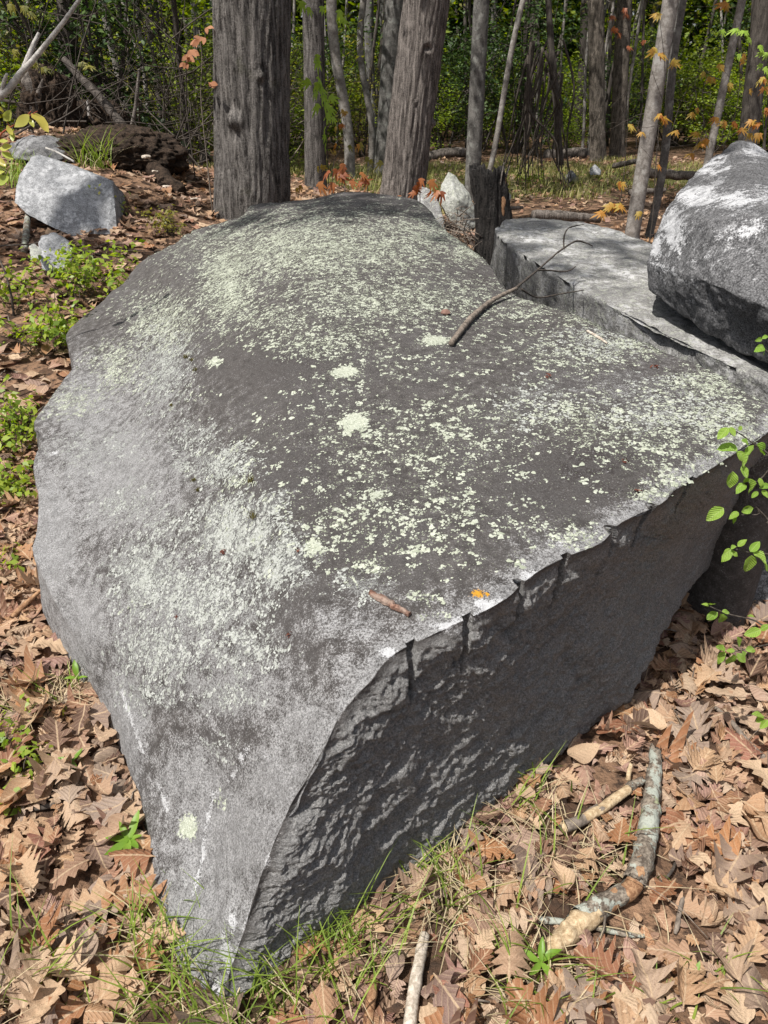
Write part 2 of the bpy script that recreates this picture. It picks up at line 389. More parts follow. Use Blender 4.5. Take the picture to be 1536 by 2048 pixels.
dark = blobs(U, Vv, [(1190,930,150,70,1.0),(1230,980,120,30,.9),(1330,800,120,50,.6),(640,1000,140,200,.5),(700,900,220,160,.45),(560,720,150,60,.7),(330,1500,110,40,.6),(1100,980,140,60,.6)])*top
orange = np.maximum(np.exp(-(np.hypot((U-955)/14, (Vv-1187)/8))**2), 0.8*np.exp(-(np.hypot((U-975)/5, (Vv-1188)/5))**2))*top
boulder_me = mesh_np('boulder', BV2, bf, attrs=dict(lich=lich, crust=crust, fresh=fresh, white=np.clip(white, 0, 1.2), face=face, dark=dark, orange=orange, hole=hface))

def boulder_material():
    t = NT('lichened_granite_gneiss'); co = coord(t)
    A = t.attr
    grain = t.noise(co, 210, 2, .65); grain2 = t.noise(co, 520, 1, .6); mid = t.noise(co, 30, 5, .68); big = t.noise(co, 4.5, 4, .6)
    gr = t.add(t.mul(grain, .55), t.mul(grain2, .45))
    # weathered skin, mottled
    skin = t.mix(t.ramp(mid, .34, .66), (.058, .0525, .050), (.115, .106, .102))
    skin = t.mix(t.mul(t.ramp(big, .42, .66), .5), skin, (.105, .099, .099))
    skin = t.mix(t.ramp(gr, .53, .66, 0, .6), skin, (.19, .185, .183))
    skin = t.mix(t.ramp(gr, .34, .45, .55, 0), skin, (.028, .025, .025))
    dk = t.mul(A('dark'), t.ramp(t.add(t.mul(mid, .7), t.mul(big, .3)), .47, .56))
    skin = t.mix(t.mul(dk, .8), skin, (.030, .024, .023))
    # fresh, granular rock
    fr = t.mix(t.ramp(gr, .36, .64), (.15, .15, .152), (.48, .48, .485))
    fr = t.mix(t.ramp(mid, .40, .62, .4, 0), fr, (.12, .118, .118))
    fm = t.ramp(t.add(A('fresh'), t.add(t.mul(t.sub(mid, .5), 1.3), t.mul(t.sub(gr, .5), 2.2))), .22, .68)
    col = t.mix(t.mul(fm, .88), skin, fr)
    # split face
    ff = t.mix(t.ramp(gr, .36, .66), (.17, .168, .166), (.42, .416, .41))
    ff = t.mix(t.ramp(mid, .5, .7, 0, .4), ff, (.145, .142, .14)); ff = t.mix(t.ramp(big, .52, .7, 0, .35), ff, (.34, .336, .33))
    col = t.mix(A('face'), col, ff)
    # thin grey crust under the flakes
    mat_ = t.mul(t.ramp(t.add(A('crust'), t.add(t.mul(t.sub(mid, .5), 2.0), t.mul(t.sub(gr, .5), 2.0))), .35, .8), .65)
    mat_ = t.mul(mat_, t.ramp(A('crust'), .02, .25))
    col = t.mix(mat_, col, t.mix(t.ramp(gr, .38, .62), (.12, .122, .12), (.31, .318, .31)))
    # specks of lichen too small to be flakes
    w1 = t.warp(co, 110, .016); fine = t.noise(co, 260, 2, .65)
    vo_ = t.n('TexVoronoi', Vector=w1, Scale=150, Randomness=1.0); rnd = t.n('SeparateColor', Color=vo_.outputs['Color']).outputs[0]
    rad = t.mul(t.add(t.mul(rnd, .9), t.add(t.mul(t.sub(A('lich'), .72), 1.0), t.mul(t.sub(mid, .5), 1.6))), .6)
    lm = t.ramp(t.sub(rad, t.add(vo_.outputs['Distance'], t.mul(t.sub(fine, .5), .55))), -.01, .08)
    lm = t.mul(lm, t.ramp(A('lich'), .06, .2))
    col = t.mix(lm, col, t.mix(t.ramp(gr, .36, .64), (.21, .235, .17), (.40, .43, .33)))
    # bruises and chips
    wm = t.ramp(t.add(A('white'), t.mul(t.sub(t.add(t.mul(mid, .5), t.mul(gr, .5)), .5), 3.2)), .45, .75)
    wm = t.mul(wm, t.ramp(A('white'), .04, .25))
    col = t.mix(t.mul(wm, .85), col, t.mix(gr, (.38, .385, .40), (.80, .81, .83)))
    om = t.ramp(t.add(A('orange'), t.mul(t.sub(grain, .5), 2.2)), .4, .6)
    om = t.mul(om, t.ramp(A('orange'), .04, .2)); col = t.mix(om, col, (.62, .31, .03))
    h = t.add(t.noise(co, 95, 5, .8), t.mul(mid, .7))
    nb = t.bump(h, t.ramp(A('face'), 0, 1, .8, 1.0), .018)
    return t.principled(col, .82, nb, .25)
boulder_mat = boulder_material()
boulder = mobj('boulder', boulder_me, boulder_mat)
tag(boulder, 'huge grey boulder covered in pale green lichen with a drilled split face', 'boulder')
def flakes(name, dens, n, r_lo, r_hi, mat, seed, big_at=None, kk=9):
    rg_ = np.random.default_rng(seed); nv = normals_of(boulder_me)
    q = BV2[bf]; area = .5*np.linalg.norm(np.cross(q[:, 2]-q[:, 0], q[:, 3]-q[:, 1]), axis=1)
    w = np.clip(dens[bf].mean(1), 0, None)*area*(nv[bf[:, 0], 2] > .1); w /= w.sum()
    m_ = n//5; f = rg_.choice(len(bf), m_, p=w); uu, vv = rg_.random((2, m_, 1)); c = q[f]
    P0 = (c[:, 0]*(1-uu)+c[:, 1]*uu)*(1-vv)+(c[:, 3]*(1-uu)+c[:, 2]*uu)*vv; N0 = nv[bf[f, 0]]; r0 = r_lo+(r_hi-r_lo)*rg_.beta(1.0, 3.0, m_)
    cnt = rg_.integers(1, 10, m_); idx = np.repeat(np.arange(m_), cnt)[:n]; n = len(idx); N_ = N0[idx]
    a = rg_.normal(size=(n, 3)); a -= N_*(a*N_).sum(1)[:, None]; a /= np.linalg.norm(a, axis=1)[:, None]; b_ = np.cross(N_, a)
    P = P0[idx]+a*(np.abs(rg_.normal(0, 1.5, n))*r0[idx])[:, None]; r = r0[idx]*rg_.uniform(.35, 1.1, n)
    ang = (np.arange(kk)+rg_.uniform(-.3, .3, (n, kk)))*2*np.pi/kk; rr_ = r[:, None]*rg_.uniform(.35, 1.35, (n, kk))
    ring = P[:, None]+a[:, None]*(np.cos(ang)*rr_)[..., None]+b_[:, None]*(np.sin(ang)*rr_)[..., None]+N_[:, None]*(rg_.uniform(-.0004, .0016, (n, kk)))[..., None]
    V = np.concatenate([(P+N_*(.0012+r*.12)[:, None])[:, None], ring], 1).reshape(-1, 3)
    k = np.arange(kk); tri = np.stack([np.zeros(kk, int), 1+k, 1+(k+1) % kk], -1); Fc = (tri[None]+(np.arange(n)*(kk+1))[:, None, None]).reshape(-1, 3)
    o = mobj(name, mesh_np(name, V, Fc, False), mat, boulder); o['kind'] = 'stuff'; return o
def lichen_material(name, cols):
    t = NT(name); geo = t.n('NewGeometry'); cr = t.n('ValToRGB'); el = cr.color_ramp.elements
    while len(el) < len(cols): el.new(.5)
    for i, cc in enumerate(cols): el[i].position = i/(len(cols)-1); el[i].color = (*cc, 1)
    t.put(cr.inputs[0], geo.outputs['Random Per Island']); g_ = t.noise(coord(t), 420, 2, .65)
    c = t.mix(t.ramp(g_, .38, .60, .55, 0), cr.outputs[0], (.15, .165, .12))
    return t.principled(c, .9, None, .1)
m_lich = lichen_material('pale_green_lichen', [(.25, .272, .215), (.38, .402, .33), (.31, .335, .275), (.48, .50, .42), (.35, .372, .32), (.42, .44, .38)])
m_crust = lichen_material('grey_crust_lichen', [(.22, .228, .22), (.34, .352, .34), (.28, .288, .283), (.42, .432, .42), (.32, .335, .325)])
_cl = fbm(BV*14.0+2, 3); _cl2 = fbm(BV*45.0+7, 2)
_ld = np.where(lich > .08, np.clip(lich*1.05-.12, 0, 1.25)**1.3*np.exp(1.5*_cl+.9*_cl2), 0)*(1-face)
flakes('green_lichen', _ld, 96000, .0016, .0094, m_lich, 1, kk=6)
flakes('lichen_rosettes', np.clip(lich-1.0, 0, 1)**1.0*(1-face), 3200, .003, .011, m_lich, 2, kk=8)
_cd = np.where(crust > .08, np.clip(crust-.12, 0, 1.3)**1.5*np.exp(1.8*_cl+1.0*_cl2), 0)*(1-face)
flakes('grey_lichen', _cd, 40000, .0017, .0074, m_crust, 3, kk=6)
boulder_bvh = BVHTree.FromPolygons(BV2[::1].tolist(), bf.tolist())
def inside_boulder(x, y, z):
    o = Vector((x, y, z+0.005)); loc, nor, idx, dist = boulder_bvh.ray_cast(o, Vector((0, 0, 1)))
    return loc is not None and nor.z > 0
def boulder_top(x, y):
    loc, nor, idx, dist = boulder_bvh.ray_cast(Vector((x, y, 3)), Vector((0, 0, -1)))
    return loc, nor
def boulder_hit(px, py):
    loc, nor, idx, dist = boulder_bvh.ray_cast(Vector((0, 0, CAMZ)), ray(px, py).normalized())
    return loc, nor
# ---------------------------------------------------------------- ground sheet
def axis_pts(a, b, fine_a, fine_b, step, grow):
    xs = list(np.arange(fine_a, fine_b+1e-6, step)); s = step
    x = fine_b
    while x < b: s *= grow; x += s; xs.append(x)
    s = step; x = fine_a; pre = []
    while x > a: s *= grow; x -= s; pre.append(x)
    return np.array(pre[::-1]+xs)
gx = axis_pts(-150, 150, -4.5, 3.5, 0.07, 1.1); gyv = axis_pts(-30, 260, 0.2, 12, 0.07, 1.1)
GX, GY = np.meshgrid(gx, gyv); GZ = ground_h(GX, GY)
nx, ny = len(gx), len(gyv)
ii = np.arange(nx*ny).reshape(ny, nx)
gf = np.stack([ii[:-1, :-1], ii[:-1, 1:], ii[1:, 1:], ii[1:, :-1]], -1).reshape(-1, 4)
gV = np.stack([GX, GY, GZ], -1).reshape(-1, 3)
# how green the floor is: the open glade behind the slab
gg = np.exp(-(((gV[:, 0]-2.2)/5.5)**2+((gV[:, 1]-15.5)/2.6)**2))*1.1 + np.exp(-(((gV[:, 0]+1.0)/3)**2+((gV[:, 1]-14)/3)**2))*.4
ground_me = mesh_np('ground', gV, gf, attrs=dict(green=np.clip(gg, 0, 1)))
def ground_material():
    t = NT('forest_floor'); co = coord(t)
    w = t.warp(co, 9, .08)
    vo_ = t.n('TexVoronoi', Vector=w, Scale=11)
    c = t.mix(t.ramp(t.n('SeparateColor', Color=vo_.outputs['Color']).outputs[0], .1, .9), (.055, .033, .022), (.22, .135, .085))
    c = t.mix(t.ramp(t.noise(co, 30, 4, .65), .45, .7), c, (.035, .024, .018))
    c = t.mix(t.mul(t.ramp(t.noise(co, 1.3, 3), .55, .7), .5), c, (.09, .06, .04))
    g = t.mix(t.ramp(t.noise(co, 24, 4, .7), .35, .7), (.06, .06, .025), (.17, .16, .07))
    gm = t.ramp(t.add(t.attr('green'), t.mul(t.sub(t.noise(co, 2.2, 4, .6), .5), 1.3)), .3, .7)
    c = t.mix(gm, c, g)
    return t.principled(c, .95, t.bump(t.add(vo_.outputs['Distance'], t.noise(co, 30, 4, .7)), .7, .03), .15)
ground = mobj('ground', ground_me, ground_material()); tag(ground, kind='structure')
# ---------------------------------------------------------------- other rocks
def rock_material(name, lo, hi, stain=(.03, .03, .032), stain_amt=.4, white_amt=.2, band=0.0, lichen=0.0, scale=1.0):
    t = NT(name); co = coord(t)
    n1 = t.noise(co, 7*scale, 5, .62, .4); gr = t.noise(co, 170, 2, .65); md_ = t.noise(co, 30*scale, 4, .65)
    bw = t.vscale(t.warp(co, 3.5*scale, .12), (2.2*scale, 5*scale, 13*scale)); bn = t.noise(bw, 2.2, 5, .65)
    c = t.mix(t.ramp(t.add(t.mul(gr, .6), t.mul(md_, .4)), .38, .64), lo, hi)
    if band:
        bl = t.attr('pale_area'); q = t.add(t.mul(bn, .45), t.add(t.mul(md_, .35), t.mul(gr, .2)))
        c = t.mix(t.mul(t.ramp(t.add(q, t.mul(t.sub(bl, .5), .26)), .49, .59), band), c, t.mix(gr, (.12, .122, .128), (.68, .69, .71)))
    c = t.mix(t.mul(t.ramp(t.add(t.mul(md_, .5), t.mul(n1, .5)), .50, .60), white_amt), c, (.66, .67, .69))
    c = t.mix(t.mul(t.ramp(t.add(t.mul(md_, .4), t.mul(t.noise(co, 3.2*scale, 4, .6), .6)), .50, .58), stain_amt), c, stain)
    if lichen: c = t.mix(t.mul(t.ramp(t.noise(t.warp(co, 30, .02), 45, 3, .6), .56, .60), lichen), c, (.48, .52, .40))
    h = t.add(t.mul(t.noise(co, 60, 5, .7), .7), t.mul(bn, .6))
    return t.principled(c, .85, t.bump(h, .8, .012), .25)
def hull_rock(name, P, mat, level=5, crz=0.55, amp=(.03, .012, .004), freq=(2.5, 8, 30), ani=(1, 1, 1), label=None, cat='rock', parent=None, pale_area=None):
    bm = bmesh.new()
    for p in P: bm.verts.new(p)
    r = bmesh.ops.convex_hull(bm, input=bm.verts)
    bmesh.ops.delete(bm, geom=[g for g in r['geom_interior'] if isinstance(g, bmesh.types.BMVert)], context='VERTS')
    bmesh.ops.dissolve_limit(bm, angle_limit=R(4), verts=bm.verts, edges=bm.edges)
    bmesh.ops.recalc_face_normals(bm, faces=bm.faces)
    cl = bm.edges.layers.float.new('crease_edge')
    for e in bm.edges:
        a = e.calc_face_angle(0)
        e[cl] = min(1, crz*a/R(50))
    cm = bpy.data.meshes.new('cage'); bm.to_mesh(cm); bm.free()
    tmp = bpy.data.objects.new('cage', cm); C.objects.link(tmp)
    md = tmp.modifiers.new('s', 'SUBSURF'); md.levels = 2; md.use_limit_surface = False
    tgt = verts_of(cm)
    for it in range(3):
        dg = bpy.context.evaluated_depsgraph_get(); ev = tmp.evaluated_get(dg); em = ev.to_mesh(); cur = verts_of(em)[:len(tgt)]; ev.to_mesh_clear()
        cm.vertices.foreach_set('co', (verts_of(cm)+0.7*(tgt-cur)).astype(np.float32).ravel()); cm.update()
    md.levels = level
    dg = bpy.context.evaluated_depsgraph_get(); ev = tmp.evaluated_get(dg); em = ev.to_mesh()
    V, N = verts_of(em), normals_of(em); f = np.empty(len(em.loops), np.int32); em.loops.foreach_get('vertex_index', f); f = f.reshape(-1, 4)
    ev.to_mesh_clear(); bpy.data.objects.remove(tmp); bpy.data.meshes.remove(cm)
    off = np.array(P[0])*3.7; an = np.array(ani)
    d = sum(a*fbm((V*an)*q+off, 3) for a, q in zip(amp, freq))
    d = d - amp[0]*0.5*sstep(.5, .9, fbm(V*an*freq[0]*1.7+5, 2, ridged=True))
    at_ = None
    if pale_area: q = project(V); at_ = dict(pale_area=np.clip(blobs(q[:, 0], q[:, 1], pale_area)+.25*fbm(V*6, 3), 0, 1.2))  # paler regions placed by blobs, mostly along the block's top and left edge
    o = mobj(name, mesh_np(name, V+N*d[:, None], f, attrs=at_), mat, parent)
    if label: tag(o, label, cat)
    return o
m_grey = rock_material('grey_granite', (.13, .134, .14), (.37, .378, .39), stain_amt=.18, white_amt=.3)
m_slab = rock_material('weathered_slab', (.11, .109, .106), (.33, .327, .318), stain_amt=.35, white_amt=.3, lichen=.2)
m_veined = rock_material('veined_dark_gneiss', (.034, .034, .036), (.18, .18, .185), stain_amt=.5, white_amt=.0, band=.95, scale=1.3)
m_dark = rock_material('dark_gneiss', (.05, .05, .052), (.24, .24, .245), stain_amt=.5, white_amt=.15)
m_pale = rock_material('pale_granite', (.17, .175, .16), (.36, .365, .335), stain_amt=.25, white_amt=.15, lichen=.3)

Y = at_y; Z = at_z
def Zs(L): return [Z(*p) for p in L]
def Ys(L): return [Y(*p) for p in L]
hull_rock('stone_slab', Zs([(998,452,.83),(1008,440,.84),(1060,436,.84),(1172,441,.83),(1252,468,.80),(1312,498,.78),(1480,560,.74),(1680,640,.72),
     (1040,492,.78),(1120,548,.775),(1200,602,.765),(1300,650,.755),(1420,712,.74),(1545,766,.73),(1660,815,.71),(1000,478,.81)])
     + [Vector((p.x+.02, p.y+.06, -.06)) for p in Zs([(1003,470,.78),(1120,548,.76),(1300,650,.74),(1545,766,.72),(1680,820,.7),(1200,450,.8),(1680,640,.7),(1040,440,.8)])],
     m_slab, 5, .45, (.016, .008, .003), (3.0, 9, 30), label='flat grey stone slab wedged between the huge boulder and the dark veined block')
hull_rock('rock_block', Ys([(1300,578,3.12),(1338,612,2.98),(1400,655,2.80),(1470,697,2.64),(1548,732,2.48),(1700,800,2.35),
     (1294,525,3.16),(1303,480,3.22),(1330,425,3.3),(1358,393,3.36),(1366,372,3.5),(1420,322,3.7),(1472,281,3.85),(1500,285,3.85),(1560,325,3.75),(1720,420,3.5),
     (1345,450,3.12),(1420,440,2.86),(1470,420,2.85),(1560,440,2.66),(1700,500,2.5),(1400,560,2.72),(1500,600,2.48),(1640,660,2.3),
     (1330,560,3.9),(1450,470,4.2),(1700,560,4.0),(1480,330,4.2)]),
     m_veined, 5, 1.9, (.010, .010, .006), (2.6, 8, 26), pale_area=[(1345,460,35,60,1.1),(1310,500,18,40,1.1),(1420,340,60,50,.75),(1400,390,60,30,1.0),(1480,400,70,25,.85),(1536,390,50,30,.8),(1520,300,50,25,.9),(1335,540,40,20,.6),(1380,600,60,20,.35),(1450,500,200,120,.36),(1500,450,80,40,.6)], label='dark block streaked with white veins resting on the flat slab')
hull_rock('rock', Ys([(62,313,6.35),(80,309,6.4),(150,338,6.35),(226,362,6.25),(232,420,6.1),(234,458,6.0),(215,474,5.9),(150,475,5.85),(95,450,5.9),(60,432,5.95),(30,405,6.0),(33,368,6.15),(44,340,6.3),(120,400,6.02),
     (262,445,6.55),(250,390,6.7),(150,330,6.9),(70,312,6.9),(40,390,6.8)]),
     m_grey, 5, 1.4, (.012, .007, .003), (3, 9, 30), label='smooth pale grey rock half sunk in leaves left of the thick trunk')
hull_rock('rock', Ys([(14,292,7.4),(38,280,7.4),(75,272,7.45),(105,270,7.5),(150,288,7.5),(158,296,7.5),(150,316,7.3),(90,322,7.2),(30,318,7.2),(70,290,7.25),(90,275,8.0),(20,300,7.9),(150,300,8.0)]),
     m_dark, 4, .7, (.03, .012, .004), (3, 9, 30), label='dark angular rock behind the pale grey rock at left')
hull_rock('rock', Ys([(82,470,5.35),(110,462,5.4),(138,480,5.35),(145,520,5.2),(120,545,5.1),(85,540,5.1),(76,500,5.2),(110,480,5.7),(80,500,5.7),(140,500,5.7)]),
     m_grey, 4, .6, (.012, .006, .003), (6, 14, 40), label='small grey stone in the leaves below the smooth pale rock')
hull_rock('rock', Ys([(58,492,5.0),(70,486,5.05),(84,500,5.0),(82,520,4.9),(62,522,4.9),(70,500,5.2)]),
     m_pale, 4, .6, (.008, .004, .002), (8, 18, 40), label='fist-sized whitish stone at far left above the shrubs')
hull_rock('rock', Ys([(897,343,7.3),(912,352,7.3),(938,385,7.2),(953,420,7.15),(950,456,7.1),(925,462,7.0),(900,440,7.0),(878,402,7.1),(882,370,7.2),(915,400,7.0),(900,350,7.8),(950,420,7.7),(890,430,7.7)]),
     m_pale, 5, 1.5, (.012, .006, .003), (4, 10, 30), label='pale pointed rock standing left of the charred stump')
hull_rock('rock', Ys([(838,372,6.6),(862,378,6.6),(880,410,6.5),(893,462,6.35),(872,478,6.3),(850,440,6.4),(835,400,6.5),(860,380,7.0),(890,450,6.9),(840,420,6.9)]),
     m_slab, 4, .8, (.015, .008, .003), (5, 12, 30), label='grey tilted rock between the leaning trunk and the pale pointed rock')
hull_rock('rock', [*Zs([(1412,1192,.0),(1432,1238,-.03),(1536,1246,-.03),(1620,1250,-.03),(1428,1110,.16),(1470,1085,.2),(1536,1040,.28),(1620,1010,.3),(1500,1150,.12)]),
     Vector((1.25, 2.9, 0)), Vector((1.9, 2.9, 0)), Vector((1.9, 2.7, .3)), Vector((1.3, 2.7, .25))],
     m_dark, 5, .6, (.02, .01, .004), (4, 12, 30), label='dark shaded rock beneath the overhang at the right edge')
hull_rock('rock', Ys([(1130,352,14.5),(1142,340,14.5),(1155,352,14.5),(1160,372,14.3),(1128,370,14.3),(1145,362,14.1),(1140,345,15)]), m_dark, 3, .6, (.03, .01, .004), (3, 9, 30), label='small dark rock lying in the open glade')
hull_rock('rock', Ys([(1178,338,15),(1190,328,15),(1202,340,15),(1200,350,14.8),(1180,350,14.8),(1190,345,15.4)]), m_grey, 3, .6, (.03, .01, .004), (3, 9, 30), label='small grey stone at the foot of the shaggy tree')
hull_rock('rock', Ys([(998,388,9.6),(1010,378,9.6),(1024,390,9.6),(1020,402,9.5),(1000,402,9.5),(1010,390,9.9)]), m_pale, 3, .6, (.02, .01, .004), (4, 9, 30), label='pale little stone right of the charred stump')
# ---------------------------------------------------------------- tubes, leaves, bark
def tube_arrays(path, radii, sides=8, cap=True):
    path = [Vector(p) for p in path]; n = len(path)
    V = []; Fq = []
    t0 = (path[1]-path[0]).normalized(); ref = Vector((0, 0, 1)) if abs(t0.z) < .9 else Vector((1, 0, 0))
    nrm = t0.cross(ref).normalized()
    for i in range(n):
        t = (path[min(i+1, n-1)]-path[max(i-1, 0)]).normalized()
        nrm = (nrm - t*nrm.dot(t)).normalized(); b = t.cross(nrm)
        for k in range(sides):
            a = 2*math.pi*k/sides; V.append(path[i]+(nrm*math.cos(a)+b*math.sin(a))*radii[i])
    for i in range(n-1):
        for k in range(sides):
            k2 = (k+1) % sides; Fq.append((i*sides+k, i*sides+k2, (i+1)*sides+k2, (i+1)*sides+k))
    if cap:
        V.append(path[-1]); V.append(path[0]); e = len(V)-2; s0 = len(V)-1
        for k in range(sides):
            k2 = (k+1) % sides; Fq.append(((n-1)*sides+k, (n-1)*sides+k2, e)); Fq.append((k2, k, s0))
    return V, Fq
class MB:
    def __init__(s): s.V = []; s.F = []
    def add(s, V, Fc):
        o = len(s.V); s.V += [tuple(v) for v in V]; s.F += [tuple(i+o for i in f) for f in Fc]; return s
    def tube(s, path, radii, sides=6, cap=True): return s.add(*tube_arrays(path, radii, sides, cap))
    def build(s, name, mat, parent=None, smooth=True):
        return mobj(name, mesh_np(name, s.V, s.F, smooth), mat, parent)
def smooth_path(P, n):
    P = np.array([list(p) for p in P], float); m = len(P); t = np.linspace(0, m-1, n); out = []
    for q in t:
        i = min(int(q), m-2); u = q-i; p0, p1, p2, p3 = P[max(i-1, 0)], P[i], P[i+1], P[min(i+2, m-1)]
        out.append(0.5*((2*p1)+(-p0+p2)*u+(2*p0-5*p1+4*p2-p3)*u*u+(-p0+3*p1-3*p2+p3)*u**3))
    return [Vector(o) for o in out]
def wobble(P, amp, freq, seed):
    A = np.array([list(p) for p in P]); k = np.arange(len(A))*freq+seed*13.7
    d = np.stack([perlin(np.stack([k, np.full(len(A), 3.3+j*7), np.full(len(A), seed*1.0)], -1)) for j in range(3)], -1)*amp
    d[0] = 0
    return [Vector(a) for a in A+d]

def bark_material(name, lo, hi, furrow=(14, 14, 2.2), depth=.02, moss=0.0, patch=None, rough_scale=90):
    t = NT(name); co = coord(t)
    fu0 = t.noise(t.vscale(co, furrow), 1.6, 5, .65, .6); fi = t.noise(co, rough_scale, 4, .7)
    fu = t.add(t.mul(fu0, .8), t.mul(t.noise(t.vscale(co, (furrow[0]*.6, furrow[1]*.6, 14)), 1.0, 3, .6, .8), .2))
    c = t.mix(t.ramp(t.add(t.mul(fu, .65), t.mul(fi, .35)), .38, .64), lo, hi)
    if patch: c = t.mix(t.mul(t.ramp(t.noise(co, 9, 4, .65), .52, .64), .75), c, patch)
    if moss: c = t.mix(t.mul(t.ramp(t.noise(co, 6, 4, .6), .58, .7), moss), c, (.07, .08, .03))
    return t.principled(c, .92, t.bump(t.add(t.mul(fu, 1.0), t.mul(fi, .4)), .9, depth), .15)
m_oakbark = bark_material('furrowed_oak_bark', (.026, .023, .021), (.205, .19, .177), (24, 24, 2.6), .035, .15)
m_mapbark = bark_material('ridged_grey_bark', (.034, .029, .026), (.235, .208, .19), (30, 30, 2.4), .02)
m_greybark = bark_material('smooth_grey_bark', (.06, .057, .054), (.17, .163, .153), (10, 10, 5), .006, 0, (.22, .223, .207), 60)
m_darkbark = bark_material('dark_wood_bark', (.035, .03, .027), (.12, .105, .093), (16, 16, 2.5), .015)
m_palebark = bark_material('pale_sapling_bark', (.12, .108, .096), (.28, .262, .245), (9, 9, 10), .004, 0, (.32, .312, .295), 70)
m_shag = bark_material('shaggy_bark', (.03, .026, .022), (.22, .19, .16), (18, 18, 3.5), .04)
m_twig = bark_material('dry_twig_bark', (.09, .075, .062), (.24, .20, .165), (40, 40, 10), .003)
m_darktwig = bark_material('dark_twig_bark', (.03, .025, .022), (.10, .085, .072), (40, 40, 10), .003)
m_birch = bark_material('bleached_branch', (.22, .205, .19), (.52, .50, .47), (12, 12, 20), .003)
m_char = bark_material('charred_wood', (.006, .006, .006), (.055, .05, .047), (30, 30, 3), .04)
m_rot = bark_material('weathered_dead_wood', (.045, .038, .033), (.21, .185, .165), (24, 24, 3), .02)

def leaf_material(name, cols, transl=.45, vein=True, rough=.5):
    t = NT(name); geo = t.n('NewGeometry'); oi = t.n('ObjectInfo')
    r = t.math('FRACT', t.add(geo.outputs['Random Per Island'], oi.outputs['Random']))
    cr = t.n('ValToRGB'); el = cr.color_ramp.elements
    while len(el) < len(cols): el.new(.5)
    for i, cc in enumerate(cols): el[i].position = i/(len(cols)-1); el[i].color = (*cc, 1)
    t.put(cr.inputs[0], r); c = cr.outputs[0]
    return t, c, transl, rough
def green_leaf(name, cols, transl=.45, rough=.5, pleats=0):
    t, c, tl, rg = leaf_material(name, cols, transl, rough=rough)
    nb = None
    if pleats:
        uv = t.n('SeparateXYZ', Vector=t.n('TexCoord').outputs['UV']); ax = t.math('ABSOLUTE', t.sub(uv.outputs[0], .5))
        w = t.math('SINE', t.mul(t.sub(uv.outputs[1], t.mul(ax, .9)), pleats*6.28)); nb = t.bump(w, .6, .0012)
        c = t.mix(t.mul(t.ramp(w, .2, 1), .25), c, (.42, .55, .16)); c = t.mix(t.ramp(ax, .02, .035, .5, 0), c, (.40, .50, .18))
    tc = t.n('HueSaturation', Saturation=1.15, Value=1.5, Color=c).outputs[0]
    return t.principled(c, rg, nb, .35, (tl, tc))
m_leaf_mid = green_leaf('understory_leaf', [(.06, .10, .015), (.15, .21, .028), (.27, .33, .045), (.11, .16, .02), (.20, .24, .04)])
m_leaf_spring = green_leaf('spring_leaf', [(.16, .24, .03), (.25, .35, .045), (.34, .42, .07), (.20, .28, .04)])
m_leaf_hem = green_leaf('dark_conifer_leaf', [(.018, .04, .012), (.04, .075, .018), (.075, .12, .03)], .2)
m_leaf_olive = green_leaf('olive_young_leaf', [(.16, .16, .03), (.26, .24, .05), (.11, .12, .025)])
m_leaf_maple = green_leaf('bright_maple_leaf', [(.24, .38, .05), (.32, .47, .08), (.28, .42, .06)], .5)
m_leaf_orange = green_leaf('orange_young_leaf', [(.36, .14, .04), (.46, .25, .06), (.42, .34, .08), (.34, .19, .05)], .5)
m_leaf_russet = green_leaf('russet_young_leaf', [(.20, .065, .03), (.30, .10, .04), (.36, .15, .05)], .4)
m_leaf_beech = green_leaf('pleated_beech_leaf', [(.20, .36, .05), (.27, .42, .07), (.24, .38, .06)], .45, .45, 8)
m_leaf_blue = green_leaf('shrub_leaf', [(.16, .25, .03), (.25, .34, .045), (.34, .40, .06), (.12, .20, .03)], .45, .4)
m_leaf_redgreen = green_leaf('glossy_young_leaf', [(.30, .38, .08), (.38, .42, .10), (.42, .36, .08)], .4, .3)
m_leaf_dry = green_leaf('withered_leaf', [(.28, .12, .06), (.36, .18, .10)], .3, .8)

def leaf_cloud(cen, size, flat=.6, seed=0, aspect=.62):
    """one folded quad per leaf at each centre"""
    rg = np.random.default_rng(seed); n = len(cen); cen = np.asarray(cen)
    nz = rg.normal(size=(n, 3)); nz[:, 2] = np.abs(nz[:, 2])+flat*2; nz /= np.linalg.norm(nz, axis=1)[:, None]
    a = rg.normal(size=(n, 3)); a -= nz*(a*nz).sum(1)[:, None]; a /= np.linalg.norm(a, axis=1)[:, None]; b = np.cross(nz, a)
    s = (np.asarray(size)*rg.uniform(.65, 1.25, n))[:, None]
    V = np.stack([cen-a*s*.5, cen+b*s*aspect*.5-a*s*.05+nz*s*.08, cen+a*s*.5-nz*s*.06, cen-b*s*aspect*.5-a*s*.05+nz*s*.08], 1).reshape(-1, 3)
    return V, np.arange(4*n).reshape(n, 4)
def cluster_points(anchors, per, spread, seed):
    rg = np.random.default_rng(seed); A = np.repeat(np.asarray(anchors, float), per, 0)
    return A + rg.normal(size=A.shape)*np.asarray(spread)

